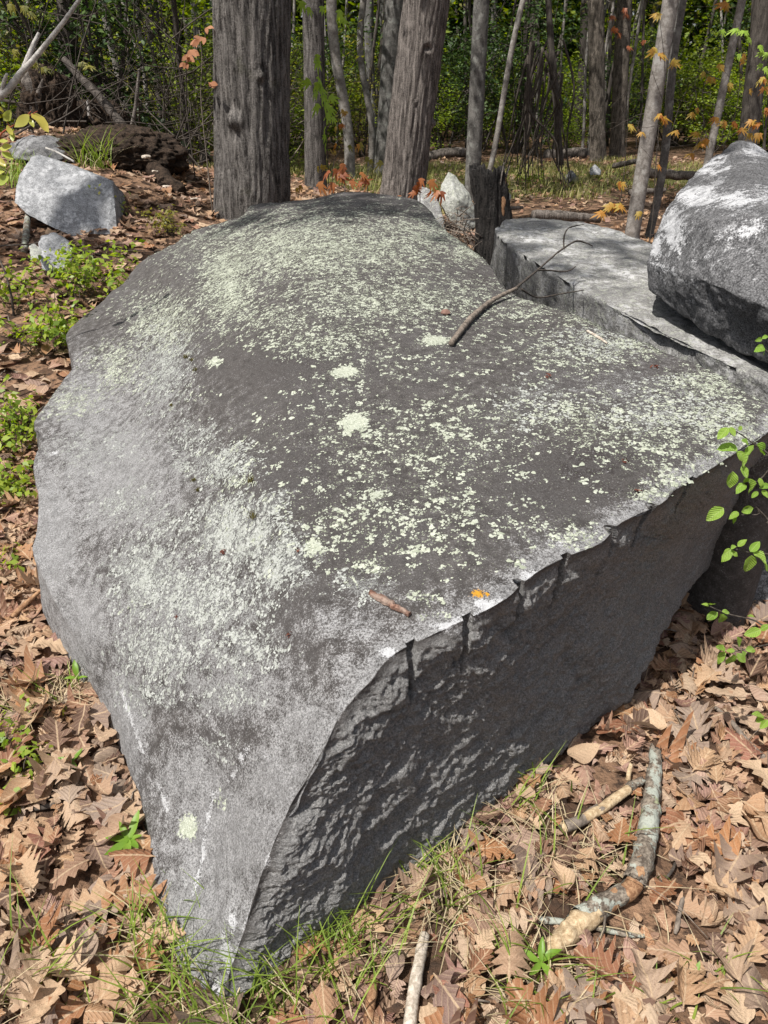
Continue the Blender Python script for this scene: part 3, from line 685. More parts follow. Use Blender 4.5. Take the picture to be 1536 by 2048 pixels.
def bark_trunk(name, path, radii, mat, parent, sides, furrow_amp, kf, kz, knots=(), seg=None, flare=.0, shag=0):
    n = seg or len(path)
    P = smooth_path(path, n); rr = np.interp(np.linspace(0, 1, n), np.linspace(0, 1, len(radii)), radii)
    V, Fc = tube_arrays(P, list(rr), sides, cap=False)
    V = np.array([list(v) for v in V]); cen_ = np.repeat(np.array([list(p) for p in P]), sides, 0)
    out = V-cen_; out /= np.linalg.norm(out, axis=1)[:, None]+1e-9
    rrep = np.repeat(rr, sides)
    Q = np.concatenate([out[:, :2]*kf*rrep[:, None], (cen_[:, 2]*kz)[:, None]], 1); Q += np.array(path[0])[None]*1.7
    w = fbm(np.stack([cen_[:, 0]*3, cen_[:, 1]*3, cen_[:, 2]*4], -1)+out, 2)
    rid = fbm(Q + w[:, None]*.35, 3, .5, ridged=True)
    d = furrow_amp*(rid-.3) + rrep*.05*fbm(np.concatenate([out*1.2, cen_[:, 2:3]*.9], 1)[:, :3]+seg_off(path), 2)
    z0 = P[0].z
    d += flare*rrep*np.exp(-(cen_[:, 2]-z0)/.28)*(.6+.6*np.cos(np.arctan2(out[:, 1], out[:, 0])*5+1))
    for (kz_, ka, ks, kd) in knots:
        ang = np.angle(np.exp(1j*(np.arctan2(out[:, 1], out[:, 0])-ka)))*rrep
        q = np.hypot(ang, (cen_[:, 2]-kz_))/ks; d += kd*np.exp(-q*q)*np.cos(q*2.2)
    if shag: d += shag*sstep(.1, .5, fbm(np.concatenate([out*2.2, cen_[:, 2:3]*5], 1)+3, 3))
    V = V+out*d[:, None]
    return mobj(name, mesh_np(name, V, np.array(Fc)), mat, parent)
def seg_off(p): return np.array([p[0][0]*2.1, p[0][1]*1.3, 0.7])

def branch_set(mb, base_pts, n, length, r0, seed, up=.4, sides=5, az=None, sub=3):
    """limbs with sub-twigs; returns the tips"""
    rg = random.Random(seed); tips = []
    for k in range(n):
        p = Vector(rg.choice(base_pts)); a = rg.uniform(0, 6.283) if az is None else rg.gauss(az, .7)
        L = length*rg.uniform(.5, 1.1); d = Vector((math.cos(a), math.sin(a), up*rg.uniform(.2, 1.4)))
        path = [p]
        for i in range(5):
            d = (d+Vector((rg.gauss(0, .16), rg.gauss(0, .16), rg.gauss(0, .12)))).normalized(); path.append(path[-1]+d*L/5)
        mb.tube(path, [r0*(1-.16*i) for i in range(6)], sides, cap=False); tips += path[2:]
        for j in range(sub):
            q = path[rg.randint(2, 5)]; dd = (d+Vector((rg.gauss(0, .6), rg.gauss(0, .6), rg.gauss(0, .4)))).normalized(); tw = [q]
            for i in range(3): dd = (dd+Vector((rg.gauss(0, .2), rg.gauss(0, .2), rg.gauss(0, .15)))).normalized(); tw.append(tw[-1]+dd*L*.16)
            mb.tube(tw, [r0*.3, r0*.22, r0*.14, r0*.06], 4, cap=False); tips += tw[1:]
    return tips

def tree(name, label, bx, by, top, r, mat, leafmat, crown_z=(4.5, 9.5), height=10.5, crown_r=2.2, leaves=800, leaf_size=.11, sides=16, furrow=.004, kf=60, kz=2.4, knots=(), seg=60, flare=.25, bend=0, seed=1, shag=0, limbs=14, group=None):
    """a tree at (bx, by); top = where its axis passes at z=2.4"""
    z0 = gh(bx, by)-.1; root = empty(name, (0, 0, 0)); tag(root, label, 'tree', group)
    root.location = (bx, by, z0+.1); o = Vector((bx, by, z0+.1))
    lean = (Vector(top)-Vector((bx, by, z0)))/(top[2]-z0)
    axis = lambda z: Vector((bx, by, z0))+lean*(z-z0)
    low = [axis(z)+Vector((bend*math.sin((z-z0)*2.2), 0, 0)) for z in np.linspace(z0, 3.2, 8)]
    low = [p-o for p in low]
    bark_trunk('trunk', low, [r, r*.93], mat, root, sides, furrow, kf, kz, [(k[0]-o.z, *k[1:]) for k in knots], seg, flare, shag)
    up = [axis(3.2)+Vector((bend*math.sin((3.2-z0)*2.2), 0, 0))-o]
    rg = random.Random(seed); d = lean.normalized()
    for i in range(6):
        d = (d+Vector((rg.gauss(0, .05), rg.gauss(0, .05), .05))).normalized(); up.append(up[-1]+d*(height-3.2)/6)
    mb = MB(); mb.tube(up, [r*.93, r*.85, r*.74, r*.62, r*.48, r*.32, r*.12], max(8, sides//3), cap=False)
    tips = branch_set(mb, [up[i] for i in (1, 2, 3, 4, 5, 6) if up[i].z+o.z > crown_z[0]-1], limbs, crown_r*1.25, r*.28+.012, seed+3)
    mb.build('limbs', mat, root)
    if leaves:
        cp = cluster_points([tuple(t) for t in tips], max(2, leaves//len(tips)), (.28, .28, .22), seed)
        V, Fc = leaf_cloud(cp, leaf_size, .5, seed); crown = mobj('crown', mesh_np('crown', V, Fc, False), leafmat, root)
    return root

# named trunks ------------------------------------------------------------------
def base_top(bpx, tpx, tpy, y):
    """x of the base seen at column bpx (row from the ground height) and the axis point seen at (tpx,tpy), same distance"""
    b = Y(bpx, 400, y); t = Y(tpx, tpy, y); return b.x, t
b, t = base_top(500, 504, 40, 7.0)
tree('oak_tree', 'thickest tree, furrowed grey brown bark, rising behind the left of the boulder', b, 7.0, t, .30, m_oakbark, m_leaf_spring, sides=170, seg=170, furrow=.030, kf=19, kz=1.1,
     knots=[(1.30, -1.9, .10, .045), (1.62, -1.2, .05, .03)], flare=.16, seed=3, height=14, crown_z=(10.5, 13), limbs=8, leaves=700, crown_r=1.8)
b, t = base_top(795, 848, 40, 9.2)
tree('maple_tree', 'leaning tree with ridged brownish bark at the centre behind the boulder', b, 9.2, t, .235, m_mapbark, m_leaf_spring, sides=150, seg=150, furrow=.027, kf=25, kz=.9,
     knots=[(1.86, -1.3, .05, -.05), (1.38, -1.5, .03, .02), (1.2, -.3, .08, .04)], flare=.28, seed=5, height=14, crown_z=(10, 13), limbs=9, leaves=900, crown_r=1.8)
b, t = base_top(632, 627, 40, 10.5)
tree('tree', 'dark upright tree just right of the thickest trunk behind the bright maple seedling', b, 10.5, t, .13, m_oakbark, m_leaf_spring, sides=40, seg=90, furrow=.008, kf=60, kz=1.6, flare=.2, seed=8, limbs=12)
b, t = base_top(943, 961, 40, 12.0)
tree('tree', 'straight slim dark grey tree behind the charred stump', b, 12.0, t, .11, m_greybark, m_leaf_spring, sides=32, seg=70, furrow=.004, kf=30, kz=4, flare=.12, seed=9, limbs=12)
b, t = base_top(1274, 1338, 20, 9.0)
tree('sapling_tree', 'pale smooth barked young tree behind the slab, thickest of the slender ones at right', b, 9.0, t, .08, m_palebark, m_leaf_orange, sides=28, seg=70, furrow=.002, kf=20, kz=8, flare=.1, seed=10, height=9, crown_z=(4.5, 8), leaves=900, limbs=9, knots=[(1.45, -1.2, .05, .012)])
b, t = base_top(1307, 1370, 20, 9.3)
tree('sapling_tree', 'thin lichen spotted grey young tree just right of the pale smooth one', b, 9.3, t, .045, m_greybark, m_leaf_orange, sides=20, seg=60, furrow=.002, kf=20, kz=8, flare=.1, bend=.045, seed=11, height=8, crown_z=(4.5, 7), leaves=600, limbs=7, crown_r=1.5)
b, t = base_top(1398, 1480, 20, 11.0)
tree('sapling_tree', 'slanting pale young tree rising behind the veined block', b, 11.0, t, .05, m_palebark, m_leaf_orange, sides=18, seg=50, furrow=.002, kf=20, kz=8, flare=.1, seed=12, height=8, crown_z=(4.5, 7), leaves=600, limbs=7, crown_r=1.5)
b, t = base_top(958, 1045, 20, 11.6)
tree('sapling_tree', 'thin leaning pale stem close to the slim dark grey tree', b, 11.6, t, .038, m_palebark, m_leaf_spring, sides=12, seg=40, furrow=.001, kf=20, kz=8, flare=.1, bend=.03, seed=13, height=6.5, crown_z=(4, 6), leaves=400, limbs=5, crown_r=1.2)
b, t = base_top(1187, 1192, 20, 18.5)
tree('shagbark_tree', 'shaggy peeling tree at the edge of the glade, the left of two', b, 18.5, t, .17, m_shag, m_leaf_mid, sides=40, seg=110, furrow=.01, kf=40, kz=4, flare=.2, seed=14, shag=.05)
b, t = base_top(1222, 1248, 20, 19.5)
tree('shagbark_tree', 'shaggy peeling tree at the edge of the glade, the right of two', b, 19.5, t, .17, m_shag, m_leaf_mid, sides=40, seg=110, furrow=.01, kf=40, kz=4, flare=.2, seed=15, shag=.05)
b, t = base_top(1480, 1526, 20, 14.5)
tree('tree', 'dark trunk at the right edge behind the orange leaved twigs', b, 14.5, t, .16, m_darkbark, m_leaf_mid, sides=24, seg=60, furrow=.008, kf=40, kz=2, flare=.2, seed=16)
b, t = base_top(152, 134, 20, 11.0)
tree('tree', 'dark upright tree behind the root mound at left', b, 11.0, t, .12, m_darkbark, m_leaf_olive, sides=24, seg=60, furrow=.008, kf=40, kz=2, flare=.2, seed=17)
b, t = base_top(62, 30, 20, 12.5)
tree('tree', 'black looking trunk at the far left behind the bleached branch', b, 12.5, t, .15, m_darkbark, m_leaf_olive, sides=24, seg=60, furrow=.008, kf=40, kz=2, flare=.2, seed=18)
b, t = base_top(765, 788, 20, 15.5)
tree('tree', 'grey trunk seen just left of the leaning ridged tree', b, 15.5, t, .17, m_greybark, m_leaf_mid, sides=24, seg=60, furrow=.004, kf=40, kz=2, flare=.2, seed=19)
b, t = base_top(700, 668, 20, 14.0)
tree('tree', 'slender pale and dark blotched tree right of the bright maple seedling', b, 14.0, t, .085, m_palebark, m_leaf_mid, sides=20, seg=60, furrow=.004, kf=40, kz=2, flare=.2, bend=.05, seed=20)
b, t = base_top(738, 728, 20, 16.0)
tree('tree', 'wavy pale thin tree in the brush left of the leaning ridged tree', b, 16.0, t, .06, m_palebark, m_leaf_mid, sides=14, seg=50, furrow=.004, kf=40, kz=2, flare=.2, bend=.09, seed=21)
# the tree beside the camera on the left whose boughs shade the far end of the boulder and the slab
shade = tree('tree', 'tall tree standing left of the view, its boughs shading the far boulder end', -5.6, 2.6, (-5.55, 2.6, 2.4), .2, m_oakbark, m_leaf_spring, sides=24, seg=40, furrow=.01, kf=40, kz=2, flare=.2, seed=31, height=11.5, crown_z=(9, 11), crown_r=.9, leaves=300, limbs=5)
mb = MB(); tips = []
for k, (tx, ty, tz) in enumerate([(-3.8, 1.6, 9.4), (-3.1, 1.2, 9.6), (-2.3, .95, 9.4)]):
    p0 = Vector((-5.5, 2.6, tz-1.2)); p1 = Vector((tx, ty, tz)); pm = (p0+p1)/2+Vector((0, 0, .25))
    pa = wobble(smooth_path([p0, pm, p1], 9), .12, .9, k+2); mb.tube(pa, [.04-.0038*i for i in range(9)], 6, cap=False)
    tips += branch_set(mb, pa[6:], 7 if k < 2 else 4, .8, .013, 40+k, .2, 4, None, 4)
o_ = shade.location
sb = MB(); sb.V = [(v[0]-o_.x, v[1]-o_.y, v[2]-o_.z) for v in mb.V]; sb.F = mb.F; sb.build('bough', m_oakbark, shade)
cp = cluster_points([tuple(t-o_) for t in tips], 6, (.10, .10, .07), 5)
V, Fc = leaf_cloud(cp, .11, .4, 5); mobj('foliage', mesh_np('foliage', V, Fc, False), m_leaf_spring, shade)['kind'] = 'stuff'

# ---------------------------------------------------------------- the wood behind: copies of a few kinds
def copy_tree(o, parent=None):
    c = o.copy(); C.objects.link(c); c.parent = parent
    for ch in list(o.children): copy_tree(ch, c)
    return c
protos = []
for k, (r, mt, lm_, nm) in enumerate([(.13, m_darkbark, m_leaf_mid, 'woodland_tree'), (.09, m_greybark, m_leaf_mid, 'woodland_tree'), (.05, m_palebark, m_leaf_spring, 'woodland_sapling'), (.06, m_darkbark, m_leaf_olive, 'woodland_sapling'), (.2, m_darkbark, m_leaf_hem, 'woodland_tree')]):
    q = tree(nm, 'x', 60+k*3, 0, (60+k*3+.15, .1, 2.4), r, mt, lm_, sides=12, seg=30, furrow=.006, kf=40, kz=2, flare=.2, bend=.03, seed=50+k, leaves=350, leaf_size=.15, limbs=10, height=10, crown_r=2.4)
    protos.append(q)
def zone(x, y):
    u = float(project(np.array([[x, y, 1.0]]))[0, 0])
    z_ = ['off the left edge', 'at the far left', 'left of the thickest trunk', 'behind the thickest trunk', 'left of the leaning ridged tree', 'right of the leaning ridged tree', 'behind the drooping brush', 'by the shaggy trees', 'behind the slender young trees', 'at the far right', 'off the right edge']
    k = int(np.searchsorted([0, 200, 420, 585, 780, 930, 1090, 1240, 1400, 1536], u)); return z_[k]
rg = random.Random(21)
WL = {0: ('dark trunk in the wood', 'dark woodland trunks'), 1: ('slim grey trunk in the wood', 'slim grey woodland trunks'), 2: ('thin pale sapling in the wood', 'thin pale saplings'), 3: ('thin dark sapling in the wood', 'thin dark saplings'), 4: ('big dark trunk deep in the wood', 'big dark trunks')}
def depth_word(y): return 'nearest rank' if y < 18 else ('middle rank' if y < 26 else 'farthest rank')
spots = []
tries = 0
while len(spots) < 78 and tries < 4000:
    tries += 1
    y = rg.uniform(13, 36); px = rg.uniform(-80, 1620); x = (px-768)/F*(y*_cp+.7)
    if y < 20 and px > 560: continue
    if y < 22 and 880 < px < 1500: continue
    if any((x-a)**2+(y-b_)**2 < 1.1 for a, b_ in spots): continue
    spots.append((x, y))
for i, (x, y) in enumerate(spots):
    k = rg.choice([0, 1, 2, 3, 0, 1, 2, 3, 4, 2, 3]); q = protos[k]; c = copy_tree(q)
    c.location = (x, y, gh(x, y)); c.rotation_euler = (rg.gauss(0, .05), rg.gauss(0, .07), rg.uniform(0, 6.28)); s = rg.uniform(.8, 1.25); c.scale = (s, s, s)
    tag(c, WL[k][0]+', '+depth_word(y)+', '+zone(x, y), 'tree', WL[k][1])
for i in range(46):
    px = rg.uniform(560, 1560) if i < 34 else rg.uniform(-20, 420); y = rg.uniform(19.5, 27) if px > 560 else rg.uniform(12, 17); x = (px-768)/F*(y*_cp+.7); k = rg.choice([2, 3]); c = copy_tree(protos[k])
    c.location = (x, y, gh(x, y)); c.rotation_euler = (rg.gauss(0, .08), rg.gauss(0, .12), rg.uniform(0, 6.28)); s = rg.uniform(.45, .8); c.scale = (s, s, rg.uniform(.8, 1.1))
    tag(c, 'slender '+WL[k][0][5:]+', '+depth_word(y)+', '+zone(x, y), 'tree', 'slender '+WL[k][1][5:])
for q in protos:
    for ch in list(q.children): bpy.data.objects.remove(ch)
    bpy.data.objects.remove(q)

# shrubs of the understory
def shrub_proto(name, seed, h, spread, leafmat, n_stems, leaf_n, leaf_s, barkm):
    rg = random.Random(seed); root = empty(name); mb = MB(); tips = []
    for k in range(n_stems):
        a = rg.uniform(0, 6.28); d = Vector((math.cos(a)*.35, math.sin(a)*.35, 1)).normalized(); p = Vector((math.cos(a)*.08, math.sin(a)*.08, -.05)); path = [p]; L = h*rg.uniform(.6, 1.1)
        for i in range(6):
            d = (d+Vector((rg.gauss(0, .16), rg.gauss(0, .16), rg.gauss(0, .08)))).normalized(); path.append(path[-1]+d*L/6)
        mb.tube(path, [.018*h/2*(1-.14*i) for i in range(7)], 5, cap=False); tips += path[2:]
        tips += branch_set(mb, path[1:], 5, spread*.6, .007*h/2, seed*7+k, .35, 4, None, 3)
    mb.build('stems', barkm, root)
    cp = cluster_points([tuple(t) for t in tips], max(1, leaf_n//len(tips)), (.13, .13, .10), seed)
    cp = cp[cp[:, 2] > .12]
    V, Fc = leaf_cloud(cp, leaf_s, .7, seed); f = mobj('foliage', mesh_np('foliage', V, Fc, False), leafmat, root); f['kind'] = 'stuff'
    return root
SH = [shrub_proto('understory_shrub', 61, 2.6, 1.2, m_leaf_mid, 6, 2200, .085, m_darktwig), shrub_proto('understory_shrub', 62, 2.0, 1.2, m_leaf_spring, 6, 1700, .08, m_darktwig),
      shrub_proto('understory_shrub', 63, 3.4, 1.5, m_leaf_hem, 5, 2600, .09, m_darkbark), shrub_proto('understory_shrub', 64, 2.2, 1.1, m_leaf_olive, 6, 900, .075, m_darktwig), shrub_proto('understory_shrub', 65, 2.0, 1.3, m_leaf_mid, 9, 60, .05, m_twig)]
SL = ['mid green leafy shrub in the brush', 'bright spring green shrub in the brush', 'dark evergreen young tree in the brush', 'olive leaved thin shrub in the brush', 'bare twiggy shrub in the brush']
SG = ['mid green shrubs', 'bright green shrubs', 'dark evergreen bushes', 'olive shrubs', 'bare twiggy shrubs']
rg = random.Random(5); nsh = 0
def put_shrub(k, x, y, s):
    c = copy_tree(SH[k]); c.location = (x, y, gh(x, y)-.03); c.rotation_euler = (0, 0, rg.uniform(0, 6.28)); c.scale = (s, s, s*rg.uniform(.85, 1.2)); tag(c, SL[k]+', '+depth_word(y)+', '+zone(x, y), 'shrub', SG[k])
for i in range(95):
    px = rg.uniform(-60, 1600); y = rg.uniform(19.5, 31) if px > 620 else rg.uniform(11.5, 24)
    if px < 430: y = rg.uniform(10.5, 20)
    x = (px-768)/F*(y*_cp+.7)
    k = rg.choice([0, 0, 0, 1, 1, 1, 2, 3, 4]) if px > 560 else rg.choice([2, 2, 3, 3, 4, 0, 4])
    put_shrub(k, x, y, rg.uniform(.75, 1.25))
for q in SH:
    for ch in list(q.children): bpy.data.objects.remove(ch)
    bpy.data.objects.remove(q)

# the far wood that reads as one mass
n = 80000
yy = RNG.uniform(27, 46, n); pxs = RNG.uniform(-300, 1850, n); xx = (pxs-768)/F*(yy*_cp+.7); zz = RNG.uniform(0, 1, n)**.8*11
keep = perlin(np.stack([xx*.45, yy*.45, zz*.6], -1)) > -.2
cp = np.stack([xx, yy, zz+.3], -1)[keep]
V, Fc = leaf_cloud(cp, .30, .5, 77); tag(mobj('far_wood_foliage', mesh_np('far_wood_foliage', V, Fc, False), m_leaf_mid), 'dim green foliage of the far wood behind everything', 'foliage', kind='stuff')
n = 45000
yy = RNG.uniform(34, 54, n); pxs = RNG.uniform(-400, 1950, n); xx = (pxs-768)/F*(yy*_cp+.7); zz = RNG.uniform(0, 15, n)
V, Fc = leaf_cloud(np.stack([xx, yy, zz], -1), .75, .1, 78); tag(mobj('far_evergreen_foliage', mesh_np('far_evergreen_foliage', V, Fc, False), m_leaf_hem), 'dark evergreen foliage closing the far wood', 'foliage', kind='stuff')
# ---------------------------------------------------------------- fallen leaves
def litter_material(name, cols):
    t, c, _, _ = leaf_material(name, cols)
    uv = t.n('SeparateXYZ', Vector=t.n('TexCoord').outputs['UV']); u, v = uv.outputs[0], uv.outputs[1]
    co = coord(t); ax = t.math('ABSOLUTE', t.sub(u, .5))
    w = t.math('SINE', t.mul(t.sub(v, t.mul(ax, 1.1)), 44.0))
    c = t.mix(t.mul(t.ramp(w, .72, 1.0), t.ramp(ax, .0, .08, .15, .34)), c, (.46, .34, .22))
    c = t.mix(t.ramp(ax, .012, .03, .75, 0), c, (.50, .37, .24))
    n1 = t.noise(co, 38, 4, .65); n2 = t.noise(co, 150, 2, .6)
    c = t.mix(t.ramp(n1, .52, .68, 0, .45), c, (.11, .058, .034)); c = t.mix(t.ramp(n1, .25, .42, .35, 0), c, (.50, .38, .27))
    c = t.mix(t.ramp(n2, .64, .74, 0, .6), c, (.06, .034, .024))
    geo = t.n('NewGeometry'); c = t.mix(t.mul(geo.outputs['Backfacing'], .35), c, (.44, .35, .27))
    nb = t.bump(t.add(t.mul(w, .25), t.add(n1, t.mul(n2, .3))), .55, .004)
    return t.principled(c, .62, nb, .35, (.22, t.n('HueSaturation', Value=1.3, Color=c).outputs[0]))
m_litter = litter_material('fallen_leaf_mixed', [(.07, .038, .028), (.27, .14, .085), (.34, .21, .165), (.19, .10, .085), (.40, .25, .15), (.12, .064, .042), (.52, .385, .26), (.30, .135, .06), (.20, .15, .125), (.44, .27, .145), (.16, .075, .045), (.36, .20, .10), (.10, .06, .045), (.47, .33, .215), (.23, .10, .065)])
m_tan = litter_material('fallen_leaf_tan', [(.40, .26, .155), (.54, .395, .265), (.34, .20, .11), (.47, .32, .20), (.30, .23, .185), (.44, .25, .125)])
m_rust = litter_material('fallen_leaf_rust', [(.27, .125, .06), (.37, .18, .08), (.20, .085, .05), (.40, .22, .11), (.20, .135, .11), (.30, .13, .085)])
m_umber = litter_material('fallen_leaf_umber', [(.12, .07, .048), (.17, .10, .07), (.25, .19, .155), (.10, .058, .04)])

def oak_leaf(seed, cols=2, dense=1):
    rg = random.Random(seed); nl = rg.choice([2, 3, 3, 4]); pt = rg.uniform(0, .5)
    wide = rg.uniform(.75, 1.25)
    pts = [(0, .010), (.06, .014), (.12, .04)]
    for k in range(nl):
        a = .13+.72*k/nl; b = .13+.72*(k+1)/nl; w = (.14+.20*math.sin(math.pi*(k+1.0)/(nl+.7)))*rg.uniform(.75, 1.2)*wide
        s = w*rg.uniform(.28, .6); q = b-a
        pts += [(a+q*.12, w*.62), (a+q*.34, w*.92), (a+q*.56, w*(1+.08*pt)), (a+q*.74, w*(.74-.2*pt)), (b-q*.08, s)]
    pts += [(.90, .13*wide), (.95, .09*wide), (.985, .04), (1.0, .0)]
    if rg.random() < .22:                                   # torn short
        cut = rg.uniform(.45, .8); pts = [q for q in pts if q[0] < cut]+[(cut+.01, pts[5][1]*.4)]
    return leaf_from_outline(pts, rg, cols, lobes=.03*pt, curl=1.1)
def beech_like(seed, cols=2):
    rg = random.Random(seed); pts = [(t, .27*math.sin(math.pi*t**.8)**.8*(1 if t < 1 else 0)+.004) for t in np.linspace(0, 1, 12)]
    return leaf_from_outline(pts, rg, cols, lobes=0, curl=1.2)
def maple_like(seed, cols=2):
    rg = random.Random(seed)
    pts = [(0, .01), (.10, .012), (.20, .10), (.24, .30), (.32, .22), (.36, .20), (.50, .44), (.56, .40), (.58, .22), (.64, .16), (.74, .24), (.82, .10), (.92, .06), (1, 0)]
    return leaf_from_outline(pts, rg, cols, lobes=.14)
def leaf_from_outline(pts, rg, cols=2, lobes=.1, curl=1.0):
    n = len(pts); V = []; UV = []
    c1 = rg.gauss(.0, .5)*curl; c2 = rg.gauss(.3, .7)*curl; tw = rg.gauss(0, .6)*curl; fold = rg.uniform(-.15, .5)*curl; ph = rg.uniform(0, 9); asym = rg.uniform(.88, 1.12); bend = rg.gauss(0, .12)
    wv = rg.uniform(.015, .06); cr = rg.uniform(.006, .022)
    for i, (t, w) in enumerate(pts):
        for j in range(-cols, cols+1):
            s = j/cols; ww = w*(asym if s > 0 else 2-asym)
            x = s*ww; y = t + lobes*abs(s)*ww/.35*.5 + (0 if t < .13 else -.01*abs(s))
            x += bend*t*t
            z = abs(x)*fold*.5 + c1*(t-.5)**2*.6 + c2*x*x*2.2 + tw*(t-.5)*x*1.0 + wv*math.sin(9*t+ph)*math.cos(11*x+ph*2)*(.4+2*abs(x))*1.5 + cr*math.sin(23*t+ph*3+17*x)*math.cos(29*x-13*t+ph)
            V.append((x, y-.5, z)); UV.append((.5+x*1.2, t))
    w_ = 2*cols+1; Fc = []
    for i in range(n-1):
        for j in range(2*cols): a = i*w_+j; Fc.append((a, a+1, a+w_+1, a+w_))
    V = np.array(V); V[:, 2] -= V[:, 2].min()*.6
    return V, np.array(Fc), np.array(UV)
HI = [oak_leaf(k) for k in range(100, 122)] + [beech_like(k) for k in range(3)] + [maple_like(k) for k in range(3)]
def thin_rows(lf):
    V, Fc, uv = lf; V = V.reshape(-1, 3, 3); uv = uv.reshape(-1, 3, 2); k = sorted(set(list(range(0, len(V), 2))+[len(V)-1])); V, uv = V[k], uv[k]; m = len(k)
    return V.reshape(-1, 3), np.array([(i*3+j, i*3+j+1, i*3+j+4, i*3+j+3) for i in range(m-1) for j in range(2)]), uv.reshape(-1, 2)
LO = [thin_rows(q) for q in [oak_leaf(k, 1) for k in range(200, 206)] + [beech_like(k+20, 1) for k in range(2)] + [maple_like(k+30, 1) for k in range(2)]]
def hist(n): return list(range(n))
_rg = np.random.default_rng(99)
def litter_points(n, ymin, ymax, pxlo, pxhi):
    """even on the ground, inside the view with a margin"""
    out = []
    while len(out) < n:
        m = 4000; y = np.sqrt(_rg.uniform(ymin**2, ymax**2, m)); px = _rg.uniform(pxlo, pxhi, m)
        x = (px-768)/F*(y*_cp+.79*(1-np.clip((y-2)/30, 0, 1)*.3)); out += list(zip(x, y))
    return np.array(out[:n])
BR_PATHS = [[(1312,1500),(1298,1640),(1278,1745),(1222,1800),(1092,1908)],[(1288,1560),(1190,1625),(1124,1656)],[(850,1870),(832,1960),(815,2100)],[(1110,1842),(1288,1872)],[(748,1960),(735,2060)]]
near = litter_points(7200, .55, 3.2, -160, 1700)
mid = litter_points(10000, 3.0, 9.5, -250, 1800)
farl = litter_points(5500, 9.5, 19, -100, 1640)
def ok_pt(x, y, z=None):
    return not inside_boulder(x, y, (gh(x, y) if z is None else z)+.01)
def rot_mats(n, tilt):
    a = _rg.uniform(0, 2*np.pi, n); tx = _rg.normal(0, tilt, n); ty = _rg.normal(0, tilt, n)
    ca, sa = np.cos(a), np.sin(a); Rz = np.zeros((n, 3, 3)); Rz[:, 0, 0] = ca; Rz[:, 0, 1] = -sa; Rz[:, 1, 0] = sa; Rz[:, 1, 1] = ca; Rz[:, 2, 2] = 1
    cx, sx = np.cos(tx), np.sin(tx); Rx = np.zeros((n, 3, 3)); Rx[:, 0, 0] = 1; Rx[:, 1, 1] = cx; Rx[:, 1, 2] = -sx; Rx[:, 2, 1] = sx; Rx[:, 2, 2] = cx
    cy, sy = np.cos(ty), np.sin(ty); Ry = np.zeros((n, 3, 3)); Ry[:, 1, 1] = 1; Ry[:, 0, 0] = cy; Ry[:, 0, 2] = sy; Ry[:, 2, 0] = -sy; Ry[:, 2, 2] = cy
    flip = np.where(_rg.random(n) < .35, -1.0, 1.0); M = Rx @ Ry @ Rz; M[:, :, 2] *= flip[:, None]; M[:, :, 0] *= flip[:, None]
    return M
def batch(pts_, lib, sizes, tilt, zlo, zhi, name, mat, label):
    gz = ground_h(pts_[:, 0], pts_[:, 1]); keep = np.array([y > 7 or ok_pt(x, y, z) for (x, y), z in zip(pts_, gz)]); p = pts_[keep]; n = len(p); s = sizes(n); M = rot_mats(n, tilt)
    base = np.stack([p[:, 0], p[:, 1], ground_h(p[:, 0], p[:, 1])+_rg.uniform(zlo, zhi, n)], -1)
    return p, s, M, base, _rg.integers(0, len(lib), n)
def emit(idx, s, M, base, var, lib, name, mat, label, parent=None):
    VV = []; FF = []; UU = []; off = 0
    for k in range(len(lib)):
        sel = idx[var[idx] == k]
        if not len(sel): continue
        V, Fc, uv = lib[k]
        W = np.einsum('nij,vj->nvi', M[sel]*s[sel][:, None, None], V)+base[sel][:, None, :]
        m = len(V); VV.append(W.reshape(-1, 3)); FF.append((Fc[None]+(np.arange(len(sel))*m)[:, None, None]).reshape(-1, 4)+off); UU.append(np.tile(uv, (len(sel), 1))); off += m*len(sel)
    o = mobj(name, mesh_np(name, np.concatenate(VV), np.concatenate(FF), True, uv=np.concatenate(UU)), mat)
    tag(o, label, 'leaf litter', kind='stuff'); return o
sz = lambda lo, hi: (lambda n: lo+(hi-lo)*_rg.beta(1.5, 2.6, n))
p, s, M, base, var = batch(near, HI, sz(.035, .165), .13, .002, .036, '', None, '')
pj = project(base); dmin = np.min([seg_dist(pj[:, 0], pj[:, 1], l) for l in BR_PATHS], 0)/F*pj[:, 2]
tipd = np.hypot(p[:, 0]-P3[0].x+.03, p[:, 1]-P3[0].y+.06); base[:, 2] -= np.where(tipd < .16, .02, 0)
base[:, 2] -= np.where(dmin < .35*s+.015, .03, 0); kp = ~((dmin < .26*s+.010) & (_rg.random(len(p)) < .6)) & ~((tipd < .13) & (_rg.random(len(p)) < .6)); p, s, M, base, var = p[kp], s[kp], M[kp], base[kp], var[kp]
# the 300 that show largest become single leaves
pj = project(base); vis = (pj[:, 0] > -30) & (pj[:, 0] < 1566) & (pj[:, 1] < 2090)
occ = np.zeros(len(p), bool)
for i in np.nonzero(vis)[0]:
    d = Vector(base[i]+[0, 0, .02])-Vector((0, 0, CAMZ)); L = d.length
    hit = boulder_bvh.ray_cast(Vector((0, 0, CAMZ)), d.normalized())
    occ[i] = hit[0] is not None and hit[3] < L-.02
score = np.where(vis & ~occ, s/pj[:, 2]*(1+12*(base[:, 2]-ground_h(p[:, 0], p[:, 1]))), 0)
order = np.argsort(-score); single = order[:300]
rest = np.setdiff1d(np.arange(len(p)), single)
emit(rest, s, M, base, var, HI, 'leaf_litter', m_litter, 'layered brown fallen leaves around the boulder')
lib_me = {}
TONES = [('tan', m_tan), ('rust brown', m_rust), ('dark brown', m_umber)]
KIND = {0: 'lobed oak leaf', 1: 'oval beech leaf', 2: 'pointed maple leaf'}
def kind_of(v): return 0 if v < 22 else (1 if v < 25 else 2)
